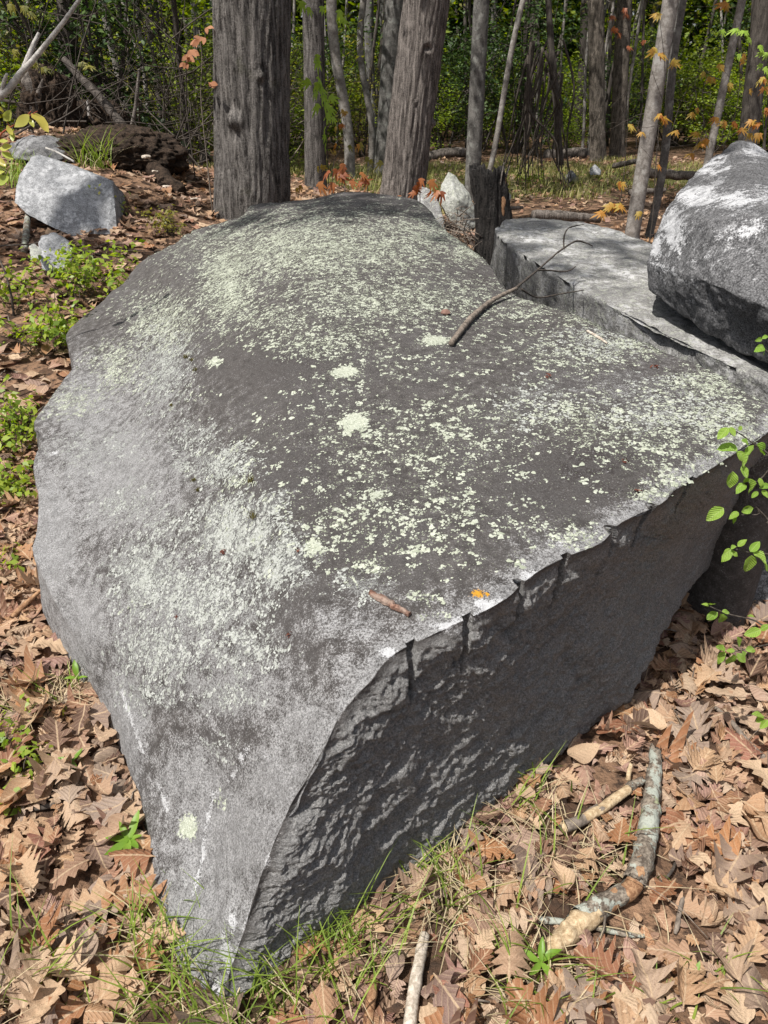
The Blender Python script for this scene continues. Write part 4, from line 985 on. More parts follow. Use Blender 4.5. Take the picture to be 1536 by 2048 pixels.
base[single, 2] += .012
for q, i in enumerate(single):
    tone = int(_rg.choice(3, p=[.45, .37, .18])); key = (var[i], tone)
    if key not in lib_me:
        V, Fc, uv = HI[var[i]]; lib_me[key] = mesh_np('leaf', V, Fc, True, uv=uv); lib_me[key].materials.append(TONES[tone][1])
    kd = kind_of(var[i]); nm = ('oak_leaf', 'beech_leaf', 'maple_leaf')[kd]
    o = bpy.data.objects.new(nm, lib_me[key]); C.objects.link(o)
    o.matrix_world = Matrix.Translation(Vector(base[i])) @ (Matrix(M[i].tolist()).to_4x4() @ Matrix.Scale(float(s[i]), 4))
    u, v = pj[i, 0], pj[i, 1]
    if u < 420 and v > 1250: pl = 'in the litter left of the boulder tip'
    elif u < 420: pl = 'in the litter along the boulder left side'
    elif v > 1850 and u < 800: pl = 'in the bottom litter in front of the boulder tip'
    elif v > 1750: pl = 'at the bottom right below the lichened branch'
    elif u < 1160: pl = 'close under the shaded split face'
    else: pl = 'in the litter right of the split face'
    L_ = ('large ' if s[i] > .13 else 'small ')+TONES[tone][0]+' '+KIND[kd]+' '+pl
    tag(o, L_, 'fallen leaf', 'fallen leaves: '+L_)
def half(pt_, lib, lo, hi, tilt, zlo, zhi, name, label):
    p_, s_, M_, b_, v_ = batch(pt_, lib, sz(lo, hi), tilt, zlo, zhi, name, None, label); emit(np.arange(len(p_)), s_, M_, b_, v_, lib, name, m_litter, label)
half(litter_points(3800, .55, 3.4, -160, 1700), LO, .02, .062, .3, .002, .022, 'leaf_scraps', 'small torn leaf scraps and crumbs between the fallen leaves')
for lo_, hi_, n_ in ((1690, 2600, 2400), (-950, -150, 1300)):
    half(litter_points(n_, .5, 3.2, lo_, hi_), LO, .045, .165, .15, .002, .035, 'outer_leaf_litter', 'brown fallen leaves on the ground just beside the view')
half(mid, LO, .06, .16, .16, .0, .035, 'distant_leaf_litter', 'brown fallen leaves on the bank and behind the boulder')
half(farl, LO, .08, .17, .25, .0, .03, 'far_leaf_litter', 'brown fallen leaves on the far forest floor')
# loose twigs, needles and straw in the litter
mb = MB(); rg = random.Random(8)
for x, y in litter_points(520, .6, 6.5, -100, 1640):
    if not ok_pt(x, y): continue
    z = gh(x, y)+rg.uniform(.012, .05); a = rg.uniform(0, 6.28); L = rg.uniform(.04, .2); d = Vector((math.cos(a), math.sin(a), rg.gauss(0, .12))); sd = Vector((-d.y, d.x, 0))*rg.gauss(0, .12)*L
    p0 = Vector((x, y, z)); r_ = rg.choice([.0011, .0016, .0022, .0035])
    mb.tube([p0, p0+d*L*.35+sd, p0+d*L*.7+sd*.7, p0+d*L], [r_, r_, r_*.8, r_*.5], 4)
tag(mb.build('litter_twigs', m_twig), 'fine twigs and straw strewn through the leaf litter', 'twigs', kind='stuff')

# grass blades of the glade
def blades(pts_, h, wdt, seed, lean=.5, curve=.6, seg=3):
    rg_ = np.random.default_rng(seed); n = len(pts_); a = rg_.uniform(0, 6.283, n); hh = h*rg_.uniform(.5, 1.25, n); le = rg_.normal(0, lean, n)
    dirx = np.stack([np.cos(a), np.sin(a), np.zeros(n)], -1); side = np.stack([-np.sin(a), np.cos(a), np.zeros(n)], -1)
    V = []
    for k in range(seg+1):
        t = k/seg; c = np.asarray(pts_)+dirx*(hh*le*(t**1.3)+hh*curve*t*t*np.sign(le))[:, None]*.6
        c = c + np.array([0, 0, 1])*(hh*(t-.33*np.abs(curve)*t*t*.9))[:, None]; w = wdt*(1-t**2*.95)
        V.append(c-side*w/2); V.append(c+side*w/2)
    V = np.stack(V, 1).reshape(-1, 3); m = 2*(seg+1); f = np.array([[2*k, 2*k+1, 2*k+3, 2*k+2] for k in range(seg)])
    return V, (f[None]+(np.arange(n)*m)[:, None, None]).reshape(-1, 4)
m_grass = green_leaf('grass_blade', [(.12, .19, .03), (.19, .27, .045), (.25, .33, .06), (.15, .22, .035)], .4, .5)
m_straw = green_leaf('dry_grass_blade', [(.42, .34, .20), (.50, .43, .29), (.36, .28, .16)], .25, .7)
gp = litter_points(26000, 10.5, 20, 350, 1640)
gmask = 1.1*np.exp(-(((gp[:, 0]-2.2)/5.5)**2+((gp[:, 1]-15.5)/2.6)**2))+.4*np.exp(-(((gp[:, 0]+1.0)/3)**2+((gp[:, 1]-14)/3)**2)) + .9*perlin(np.stack([gp[:, 0]*.9, gp[:, 1]*.9, gp[:, 0]*0], -1))
gp = gp[(gmask > .5) & (_rg.random(len(gp)) < .7)]
V, Fc = blades(np.stack([gp[:, 0], gp[:, 1], ground_h(gp[:, 0], gp[:, 1])], -1), .16, .014, 4)
tag(mobj('glade_grass', mesh_np('glade_grass', V, Fc), green_leaf('glade_grass_blade', [(.14, .17, .035), (.26, .27, .075), (.36, .32, .15), (.20, .22, .05)], .35, .6)), 'short green grass growing in the open glade', 'grass', kind='stuff')
# ---------------------------------------------------------------- grass tufts
def grass_tuft(px, py, n, h, label, dry=.2, spread=.06, seed=0, lean=.45, w=.0045, y=None, name='grass_tuft', dz=0):
    p = at_ground(px, py) if y is None else Y(px, py, y)
    if y is not None: p.z = gh(p.x, p.y)
    root = empty(name, p); rg_ = np.random.default_rng(seed)
    tag(root, label, 'grass')
    n = n*.68
    for nm, mt, k in (('green_blades', m_grass, int(n*(1-dry))), ('dry_blades', m_straw, int(n*dry))):
        if not k: continue
        q = np.stack([rg_.normal(0, spread, k), rg_.normal(0, spread, k), np.full(k, -.01)], -1)
        V, Fc = blades(q, h if nm[0] == 'g' else h*.75, w if nm[0] == 'g' else w*.7, seed+3, lean if nm[0] == 'g' else lean*1.8, .7 if nm[0] == 'g' else 1.3, 5)
        o = mobj(nm, mesh_np(nm, V, Fc), mt, root); o['kind'] = 'stuff'
    return root
grass_tuft(318, 1880, 110, 0.165, 'thick green grass tuft at the left of the boulder tip', .25, .05, 1)
grass_tuft(395, 1985, 125, 0.195, 'green grass tuft just left of the very tip of the boulder', .3, .06, 2)
grass_tuft(500, 2010, 125, 0.182, 'sparse green grass right in front of the boulder tip', .2, .07, 3)
grass_tuft(640, 1960, 168, 0.208, 'bushy green grass tuft in front of the split face', .2, .07, 4, w=.004)
grass_tuft(720, 1880, 84, 0.169, 'upright green grass close to the split face base', .25, .05, 5)
grass_tuft(870, 1760, 154, 0.169, 'mixed green and straw grass tuft midway along the split face', .6, .06, 6)
grass_tuft(930, 1800, 154, 0.143, 'straw coloured grass tuft right of the mixed one', .85, .07, 7)
grass_tuft(1030, 1600, 77, 0.169, 'slender grass tuft by the split face near the cut branch end', .3, .035, 8)
grass_tuft(1130, 1720, 154, 0.156, 'dry curled grass beside the cut branch end', .8, .08, 9)
grass_tuft(1080, 1960, 112, 0.143, 'low grass with broad green blades below the lichened branch', .5, .06, 10, w=.005)
grass_tuft(1060, 2035, 154, 0.130, 'mat of dry grass at the bottom edge', .85, .09, 11)
grass_tuft(100, 1400, 154, 0.130, 'dry drooping grass clump left of the boulder', .85, .05, 12)
grass_tuft(15, 1990, 56, 0.208, 'few long green blades at the bottom left corner', .2, .05, 13)
grass_tuft(200, 2035, 84, 0.104, 'thin short grass at the bottom edge left of the tip', .6, .09, 14)
grass_tuft(190, 300, 154, 0.338, 'arching grass tuft on the bank above the pale grey rock', .25, .09, 15, y=7.2, w=.009)
grass_tuft(30, 350, 182, 0.286, 'dense grass behind the left rim of the pale grey rock', .1, .12, 16, y=6.9, w=.009)
grass_tuft(1450, 1975, 19, 0.169, 'single long grass blades in the litter at bottom right', .1, .03, 17, w=.005)
grass_tuft(1290, 2020, 22, 0.091, 'tiny yellow green sprout at the bottom right', .1, .03, 18, w=.006)

# ---------------------------------------------------------------- leaves on stems
def beech_leaf_mesh(seed):
    rg = random.Random(seed); pts = [(t, .30*math.sin(math.pi*t**.85)**.75+.002) for t in np.linspace(0, 1, 10)]; pts[-1] = (1, .0)
    V, Fc, uv = leaf_from_outline(pts, rg, 2, lobes=.0, curl=.35); V[:, 1] += .5; V[:, 2] += np.abs(V[:, 0])*.35-.22*V[:, 1]**2
    me = mesh_np('leaf', V, Fc, True, uv=uv); return me
def maple_leaf_mesh(seed):
    rg = random.Random(seed); lob = [(-1.25, .55), (-.62, .85), (0, 1.0), (.62, .85), (1.25, .55)]
    pts = [(0, 0)]
    for k, (a, L) in enumerate(lob):
        L *= rg.uniform(.9, 1.1); pts.append((math.sin(a-.16)*L*.72, math.cos(a-.16)*L*.72)); pts.append((math.sin(a)*L, math.cos(a)*L)); pts.append((math.sin(a+.16)*L*.72, math.cos(a+.16)*L*.72))
        if k < 4: b_ = (a+lob[k+1][0])/2; pts.append((math.sin(b_)*.42, math.cos(b_)*.42))
    V = [(0, .22, 0)] + [(x*.62, y, 0) for x, y in pts]; n = len(V)-1
    V = np.array(V, float); V[:, 2] = -.35*V[:, 1]**2-.25*np.abs(V[:, 0])+rg.gauss(0, .05)*V[:, 0]
    Fc = [(0, 1+i, 1+(i+1) % n) for i in range(n)]
    return mesh_np('leaf', V, [f[::-1] for f in Fc], True, uv=np.stack([V[:, 0]+.5, V[:, 1]], -1))
def ovate_leaf_mesh(seed):
    rg = random.Random(seed); pts = [(t, .24*math.sin(math.pi*t**.9)**.85+.002) for t in np.linspace(0, 1, 8)]; pts[-1] = (1, .0)
    V, Fc, uv = leaf_from_outline(pts, rg, 1, lobes=0, curl=.5); V[:, 1] += .5
    return mesh_np('leaf', V, Fc, True, uv=uv)
def mats_copy(me, mat): m2 = me.copy(); m2.materials.append(mat); return m2
def leaf_at(me, a, b, parent, roll=0.0, off=Vector((0, 0, 0)), face=Vector((0, -.5, 1))):
    """leaf whose base is a and tip is b"""
    a, b = Vector(a), Vector(b); d = b-a; L = d.length; yv = d.normalized(); n = face-yv*face.dot(yv)
    if n.length < 1e-3: n = Vector((0, 0, 1))
    n.normalize(); n = Matrix.Rotation(roll, 3, yv) @ n; x = yv.cross(n)
    M = Matrix((x, yv, n)).transposed().to_4x4()
    o = bpy.data.objects.new('leaf', me); C.objects.link(o); o.parent = parent
    o.matrix_world = Matrix.Translation(a-off) @ M @ Matrix.Scale(L, 4)
    return o
rg = random.Random(77)
BM = [mats_copy(beech_leaf_mesh(k), m_leaf_beech) for k in range(6)]
MM = [mats_copy(maple_leaf_mesh(k), m_leaf_maple) for k in range(5)]
MO = [mats_copy(maple_leaf_mesh(k+9), m_leaf_orange) for k in range(5)]
MR = [mats_copy(maple_leaf_mesh(k+19), m_leaf_russet) for k in range(4)]
OG = [mats_copy(ovate_leaf_mesh(k), m_leaf_redgreen) for k in range(4)]
OL = [mats_copy(maple_leaf_mesh(k+29), m_leaf_olive) for k in range(4)]
DR = [mats_copy(ovate_leaf_mesh(k+9), m_leaf_dry) for k in range(3)]
def zc(x, y): return 1136+x*.2604, 820+y*.2604
# young beech at the right edge
bo = Vector((1.2, 1.58, gh(1.2, 1.58))); beech = empty('beech_sapling', bo); tag(beech, 'young beech with fresh pleated green leaves reaching in from the right edge', 'sapling')
mb = MB(); trunk = [bo-bo, Vector((-.02, .01, .3)), Vector((.0, .02, .6)), Vector((-.03, .03, .95)), Vector((-.02, .05, 1.2))]
mb.tube(smooth_path(trunk, 12), [.009-.0005*i for i in range(12)], 6); mb.build('stem', m_darktwig, beech)
SPR = [ (1.60, .86, [(1600,370),(1536,330),(1430,262),(1340,195),(1260,150)], [((1230,140),(1150,222)),((1240,135),(1288,198)),((1300,312),(1158,288)),((1288,322),(1366,425)),((1432,275),(1350,362)),((1440,268),(1532,348)),((1330,232),(1395,262)),((1310,160),(1335,118))]),
        (1.56, .8, [(1610,410),(1560,440),(1470,540),(1400,560),(1350,560)], [((1262,468),(1238,606)),((1360,572),(1272,612)),((1388,528),(1412,642)),((1368,512),(1342,572)),((1470,522),(1472,590)),((1460,630),(1412,674)),((1490,615),(1540,670)),((1545,588),(1480,592)),((1330,430),(1385,520)),((1320,330),(1370,430))]),
        (1.54, .7, [(1590,880),(1540,842),(1440,742),(1470,800),(1330,805)], [((1195,755),(1068,852)),((1312,790),(1226,812)),((1328,782),(1430,742)),((1300,808),(1248,858)),((1180,750),(1130,770))]),
        (1.52, .5, [(1600,1125),(1540,1106),(1400,1096),(1290,1068)], [((1305,1050),(1368,988)),((1252,1070),(1166,1138)),((1238,1082),(1296,1134)),((1400,1090),(1472,1006)),((1402,1108),(1380,1256)),((1420,1100),(1540,1165)),((1500,1178),(1545,1238)),((1290,1050),(1250,1062))]),
        (1.50, .3, [(1600,1680),(1420,1612),(1225,1565),(1090,1508)], [((1085,1510),(1026,1488)),((1090,1504),(1126,1478)),((1152,1554),(1062,1614)),((1166,1560),(1186,1642)),((1180,1550),(1246,1548)),((1380,1582),(1430,1584))]),
        (1.46, .25, [(1610,1770),(1536,1800),(1380,1832),(1270,1860)], [((1480,1690),(1356,1732)),((1482,1690),(1545,1645)),((1310,1812),(1310,1748)),((1200,1862),(1142,1806)),((1216,1868),(1122,1922)),((1282,1850),(1214,1850)),((1270,1870),(1232,1966)),((1290,1870),(1364,1946)),((1360,1842),(1446,1838)),((1340,1850),(1360,1900))]),
        (1.44, .2, [(1660,2390),(1600,2380),(1500,2360)], [((1500,2360),(1420,2330)),((1505,2362),(1440,2400)),((1530,2380),(1480,2450)),((1560,2370),(1590,2300)),((1545,2400),(1560,2470))]),
        (2.0, .85, [(1620,-330),(1560,-420),(1500,-480),(1490,-540)], [((1490,-545),(1440,-530)),((1490,-545),(1550,-565)),((1505,-480),(1430,-482)),((1505,-478),(1508,-420))])]
for k, (yd, zh, stem, lv) in enumerate(SPR):
    mb = MB(); P = [Y(*zc(*q), yd) - bo for q in stem]; P = [trunk_pt for trunk_pt in [Vector((-.02, .03, max(.05, P[0].z-.06)))]] + P
    mb.tube(smooth_path(P, 14), [.0032-.00017*i for i in range(14)], 5); tw_ = mb.build('twig', m_darktwig, beech)
    for a, b_ in lv:
        A = Y(*zc(*a), yd-.01); Bp = Y(*zc(*b_), yd-rg.uniform(.0, .03)); leaf_at(rg.choice(BM), A, Bp, tw_, rg.gauss(0, .25), bo)
# bright maple seedling behind the boulder
def seedling(name, label, y, stem, leaves, lib, mat, cat='seedling', scale=1.0, rad=.005, drop=True, gbase=None):
    P = [Y(*q, y) for q in stem]; g0 = P[0]; z0 = gh(g0.x, g0.y)
    base_ = Vector((g0.x, g0.y, z0)) if drop else P[0]
    root = empty(name, base_); tag(root, label, cat)
    if drop: P = [base_-Vector((0, 0, .03))]+P
    mb = MB(); mb.tube([p-base_ for p in smooth_path(P, 4*len(P))], list(np.linspace(rad, rad*.35, 4*len(P))), 5); mb.build('stem', mat, root)
    for (cx, cy, sz_, a) in leaves:
        s_ = sz_*scale; A = Y(cx-math.sin(a)*s_*.4, cy-math.cos(a)*s_*.4*1.0, y); Bp = Y(cx+math.sin(a)*s_*.6, cy+math.cos(a)*s_*.6, y-.03)
        leaf_at(rg.choice(lib), A, Bp, root, rg.gauss(0, .5), base_, Vector((rg.gauss(0, .4), -.7, .8)))
    return root
seedling('maple_seedling', 'tall bright green maple seedling in front of the dark slim trunk', 7.4, [(655,300),(650,230),(640,160),(632,110)],
    [(633,118,24,-.3),(637,132,28,.2),(610,168,30,-.9),(642,162,26,.5),(633,178,34,-.2),(647,182,26,.7),(628,190,22,-.5),(650,200,26,.3),(668,198,26,1.0),(630,218,30,-.6),(655,215,28,.4),(664,222,20,.6),(656,236,26,-.2),(668,240,18,.5),(646,262,24,-.4),(650,276,16,0),(648,294,22,-.3),(603,14,30,-.2),(620,22,22,.5),(645,20,20,.1),(682,32,32,.2),(690,46,22,.6)], MM, m_darktwig, scale=1.1)
def russet(name, label, y, stem, cl, lib=MR, mat=m_twig, sc=1.0):
    lv = []
    for cx, cy, n, s_ in cl:
        for k in range(n): lv.append((cx+rg.gauss(0, s_*.45), cy+rg.gauss(0, s_*.3), s_*rg.uniform(.8, 1.15), rg.gauss(0, .7)))
    return seedling(name, label, y, stem, lv, lib, mat, scale=sc)
russet('maple_seedling', 'russet leaved maple seedling at the crest of the boulder between the trunks', 5.9, [(690,385),(684,360),(680,340)], [(670,355,4,30),(690,350,4,30),(655,370,2,28),(735,362,4,26),(715,370,3,22)])
russet('maple_seedling', 'rusty leaved seedling in front of the foot of the leaning ridged tree', 6.0, [(840,400),(838,385),(832,372)], [(836,375,4,28),(852,392,3,26),(800,396,3,20)])
russet('seedling', 'orange brown budding twig left of the leaning ridged tree', 7.6, [(665,340),(680,300),(690,260),(692,225)], [(690,230,3,14),(680,255,3,12),(665,300,3,14),(720,300,2,16),(645,330,3,16),(598,375,3,20)], MO)
russet('seedling', 'small reddish seedling with few leaves behind the crest of the boulder', 7.7, [(735,360),(735,330),(722,300)], [(735,325,3,20),(722,297,2,18)], OL)
# orange young maple twigs at right
def twigs_with_leaves(name, label, y, branches, clusters, lib, mat=m_darktwig, rad=.006, sc=1.0):
    P0 = Y(*branches[0][0], y); base_ = Vector((P0.x, P0.y, gh(P0.x, P0.y))); root = empty(name, base_); tag(root, label, 'sapling')
    mb = MB(); st = [base_-Vector((0, 0, .03))]+[Y(*q, y) for q in branches[0]]; mb.tube([p-base_ for p in smooth_path(st, 16)], list(np.linspace(rad, rad*.4, 16)), 5); mb.build('stem', mat, root)
    for br in branches[1:]:
        mb = MB(); st = [Y(*q, y) for q in br]; mb.tube([p-base_ for p in smooth_path(st, 10)], list(np.linspace(rad*.45, rad*.15, 10)), 4); mb.build('twig', mat, root)
    for cx, cy, n, s_ in clusters:
        for k in range(n):
            a = rg.gauss(0, .8); yy_ = y+rg.gauss(0, .06); A = Y(cx+rg.gauss(0, s_*.15), cy-s_*.3, yy_); Bp = Y(cx+math.sin(a)*s_, cy+math.cos(a)*s_*.55, yy_-.04)
            leaf_at(rg.choice(lib), A, Bp, root, rg.gauss(0, .4), base_, Vector((rg.gauss(0, .5), -.6, .8)))
twigs_with_leaves('maple_sapling', 'thin maple sapling with orange young leaves around the pale smooth tree', 8.2, [[(1305,440),(1312,330),(1318,250),(1330,150),(1322,60)],[(1318,250),(1290,255),(1262,250)],[(1325,200),(1300,130),(1296,100)],[(1330,150),(1345,130),(1352,124)],[(1315,330),(1270,280)],[(1310,300),(1345,270)],[(1322,60),(1318,30)]],
    [(1258,254,3,20),(1310,104,4,22),(1322,112,3,18),(1346,128,4,20),(1328,240,4,22),(1316,232,3,18),(1348,266,3,18),(1314,334,2,16),(1222,414,4,22),(1240,416,4,20),(1206,430,3,22),(1278,428,3,18),(1238,370,3,22),(1284,268,2,14),(1318,32,4,20)], MO)
twigs_with_leaves('maple_sapling', 'spreading maple sapling with orange young leaves above the veined block', 9.8, [[(1440,330),(1450,290),(1470,230),(1480,150),(1470,40)],[(1450,290),(1420,290),(1410,285)],[(1470,240),(1500,245),(1530,225)],[(1478,180),(1440,135),(1410,140)],[(1470,240),(1430,250),(1395,225)],[(1480,150),(1510,120),(1536,110)]],
    [(1412,284,4,20),(1398,292,3,16),(1424,160,3,18),(1416,158,3,16),(1440,134,3,16),(1436,240,3,18),(1450,248,4,18),(1468,248,3,18),(1504,245,4,20),(1516,250,3,20),(1518,272,4,22),(1500,272,3,18),(1530,180,3,20),(1526,160,3,22),(1458,178,2,16),(1500,182,2,16),(1486,120,3,18),(1490,112,2,16),(1388,230,2,16),(1392,220,2,14),(1450,12,4,22),(1460,170,2,14),(1532,222,3,20),(1484,262,3,18),(1408,148,3,14),(1386,312,3,18),(1395,270,2,16)], MO)
twigs_with_leaves('sapling', 'thin sapling with pale green hanging leaves at the upper right edge', 9.0, [[(1530,330),(1520,200),(1505,100),(1470,65)],[(1510,130),(1536,150)]],
    [(1446,64,3,16),(1470,62,3,18),(1490,66,3,16),(1500,80,2,16),(1522,96,3,18),(1532,110,3,18),(1524,132,2,16),(1476,112,2,16),(1530,140,2,18)], MM)
twigs_with_leaves('sapling', 'thin sapling with small red brown leaves above the glade', 10.5, [[(1250,330),(1262,120),(1270,40),(1268,0)],[(1262,60),(1235,50),(1225,30)],[(1262,60),(1240,70)]],
    [(1224,36,3,14),(1250,20,3,14),(1228,60,3,14),(1255,30,3,14),(1240,70,2,12),(1256,96,2,12),(1290,84,2,12)], MR)
twigs_with_leaves('sapling', 'low olive leaved sprig growing at the far left edge before the wood', 8.5, [[(60,230),(58,140),(50,60),(30,10)],[(55,110),(90,140)],[(52,90),(20,100)]],
    [(30,105,3,20),(82,100,3,18),(70,130,3,16),(85,140,3,20),(100,145,3,20),(50,200,4,22),(45,18,3,24),(60,30,3,20),(20,14,3,24),(160,130,3,18),(178,136,3,16)], OL)
twigs_with_leaves('sapling', 'bare twig with withered hanging brown leaves left of the thickest trunk', 6.8, [[(415,330),(402,200),(404,120),(398,60)],[(402,95),(380,85)],[(404,120),(420,150)]],
    [(376,115,4,18),(384,105,4,20),(372,130,3,16),(395,85,4,18),(405,80,3,18),(420,170,3,16),(412,60,2,16)], DR, m_twig)
# red stemmed sprig at the left edge
def sprig(name, label, y, stems, leaves, lib, mat, base_px):
    b0 = Y(*base_px, y); base_ = Vector((b0.x, b0.y, gh(b0.x, b0.y))); root = empty(name, base_); tag(root, label, 'sprig')
    mb = MB(); P = [base_-Vector((0, 0, .02)), b0]+[Y(*q, y) for q in stems[0]]; mb.tube([p-base_ for p in smooth_path(P, 16)], list(np.linspace(.006, .0015, 16)), 5); mb.build('stem', mat, root)
    for s_ in stems[1:]:
        mb = MB(); P = [Y(*q, y) for q in s_]; mb.tube([p-base_ for p in smooth_path(P, 8)], list(np.linspace(.0022, .001, 8)), 4); mb.build('twig', mat, root)
    for a, b_ in leaves: leaf_at(rg.choice(lib), Y(*a, y), Y(*b_, y-.02), root, rg.gauss(0, .4), base_, Vector((.2, -.7, .7)))
m_redstem = bark_material('red_stem', (.22, .05, .03), (.34, .10, .05), (40, 40, 10), .001)
sprig('cherry_sprig', 'red stemmed sprig with yellow green leaves at the left edge', 3.5, [[(-10,300),(0,270),(20,255),(45,240),(62,222)],[(20,255),(8,230)],[(45,240),(75,222)],[(0,270),(-5,340)]],
    [((60,230),(30,256)),((62,228),(102,264)),((8,240),(26,222)),((6,225),(2,212)),((14,252),(26,272)),((24,262),(27,284)),((-6,280),(18,285)),((0,297),(26,296)),((4,304),(26,322)),((-6,315),(11,336)),((-8,365),(22,358)),((60,238),(66,256)),((-5,350),(10,345))], OG, m_redstem, (-120, 400))
# low shrubs left of the boulder
def low_shrub(px, py, w, h, n, label, seed, lib=m_leaf_blue, leaf=.022):
    p = at_ground(px, py)
    root = empty('low_shrub', p); tag(root, label, 'shrub'); rr = random.Random(seed); mb = MB(); tips = []
    for k in range(max(5, n//35)):
        a = rr.uniform(0, 6.28); d = Vector((math.cos(a)*.7, math.sin(a)*.7, rr.uniform(.7, 1.4))).normalized(); pth = [Vector((rr.gauss(0, w*.22), rr.gauss(0, w*.22), -.01))]; L = h*rr.uniform(.6, 1.2)
        for i in range(5): d = (d+Vector((rr.gauss(0, .25), rr.gauss(0, .25), rr.gauss(0, .12)))).normalized(); pth.append(pth[-1]+d*L/5)
        mb.tube(pth, [.0024, .0021, .0018, .0015, .0012, .0008], 4); tips += pth[2:]
        for j in range(3):
            q = rr.choice(pth[2:]); dd = (d+Vector((rr.gauss(0, .7), rr.gauss(0, .7), rr.gauss(0, .3)))).normalized(); mb.tube([q, q+dd*L*.25], [.0011, .0006], 3); tips += [q+dd*L*.12, q+dd*L*.25]
    mb.build('stems', m_darktwig, root)
    n = int(n*.65)
    cp = cluster_points([tuple(t) for t in tips], max(1, n//len(tips)), (.022, .022, .018), seed); V, Fc = leaf_cloud(cp, leaf, .35, seed, .55)
    f = mobj('foliage', mesh_np('foliage', V, Fc, False), lib, root); f['kind'] = 'stuff'
low_shrub(165, 600, .40, .34, 1000, 'leafy yellow green shrub overhanging the left shoulder of the boulder', 1, leaf=.044)
low_shrub(110, 700, .34, .30, 800, 'low green shrub against the left flank, below the overhanging one', 2, leaf=.042)
low_shrub(45, 620, .25, .22, 260, 'sparse green shrub at the left edge beside the overhanging shrub', 3, leaf=.04)
low_shrub(30, 900, .22, .24, 900, 'dense bright green shrub at the left edge below the bulge of the boulder', 4, leaf=.036)
low_shrub(25, 985, .18, .16, 420, 'lower green shrub at the left edge under the dense bright one', 5, leaf=.034)
low_shrub(8, 1160, .10, .12, 160, 'small deep green plant at the left edge halfway down', 6, leaf=.032)
low_shrub(30, 1530, .12, .12, 260, 'small yellow green plant at the lower left edge', 7, leaf=.026)
low_shrub(5, 1620, .08, .10, 70, 'tiny yellow leaved plant at the left edge below the small yellow green one', 8, leaf=.028)
low_shrub(60, 1450, .10, .08, 60, 'tiny green sprout left of the dry grass clump', 9, leaf=.022)
low_shrub(165, 540, .3, .16, 90, 'thin reddish green sprig below the small grey stone', 10, m_leaf_olive, .03)
low_shrub(330, 470, .35, .2, 320, 'low green growth between the bank and the far left shoulder of the boulder', 11, m_leaf_olive, .035)
low_shrub(252, 440, .25, .28, 60, 'small leafy sprig by the right end of the pale grey rock', 12, m_leaf_redgreen, .04)
low_shrub(1060, 372, .5, .3, 260, 'green weeds growing behind the charred stump', 13, m_leaf_mid, .06)
low_shrub(905, 395, .4, .4, 160, 'bright weeds beside the pale pointed rock', 14, m_leaf_spring, .045)
# leafy seedling against the boulder near the tip
def rosette(px, py, sz_, label, angs, z=0.0):
    p = at_ground(px, py, z)
    base_ = Vector((p.x, p.y, gh(p.x, p.y))); root = empty('green_seedling', base_); tag(root, label, 'seedling')
    mb = MB(); mb.tube([Vector((0, 0, -.01)), Vector((0, 0, .02)), Vector((.004, 0, .045))], [.002, .0016, .001], 5); mb.build('stem', m_weed, root)
    for a, up, L in angs: leaf_at(rg.choice(SG_), base_+Vector((0, 0, .035)), base_+Vector((math.sin(a)*sz_*L, math.cos(a)*sz_*L, .035+up*sz_)), root, rg.gauss(0, .2), base_, Vector((0, -.2, 1)))
m_weed_ = None
m_weed = green_leaf('weed_leaf', [(.14, .26, .03), (.20, .33, .045)], .4, .4); SG_ = [mats_copy(ovate_leaf_mesh(k+40), m_weed) for k in range(4)]
for m_ in SG_:
    v_ = verts_of(m_); v_[:, 0] *= .62; m_.vertices.foreach_set('co', v_.astype(np.float32).ravel())
rosette(264, 1702, .058, 'fresh green seedling with long leaves against the boulder left of the tip', [(.2, .7, 1), (-1.6, .1, 1), (-2.4, .0, 1.1), (2.2, .2, .8), (-.8, .4, .8), (1.4, .3, .6), (3.0, .1, 1)])
rosette(150, 1545, .04, 'tiny green seedling on the litter left of the boulder', [(.5, .4, 1), (-1.4, .2, 1), (2.4, .2, 1), (-2.6, .2, .8)])
rosette(160, 1375, .045, 'two leaved green seedling beside the dry grass clump', [(-.6, .8, 1), (1.6, .2, .8), (-1.9, .2, .8)])
rosette(1078, 1945, .05, 'broad leaved green weed by the broken end of the lichened branch', [(1.2, .3, 1), (-1.3, .2, 1), (2.6, .1, 1), (.2, .5, .8), (-2.5, .1, .9)])
rosette(1380, 1975, .03, 'tiny yellowish sprout among leaves at bottom right', [(.6, .5, 1), (-1.2, .4, 1), (2.4, .3, 1), (-2.6, .3, 1)])
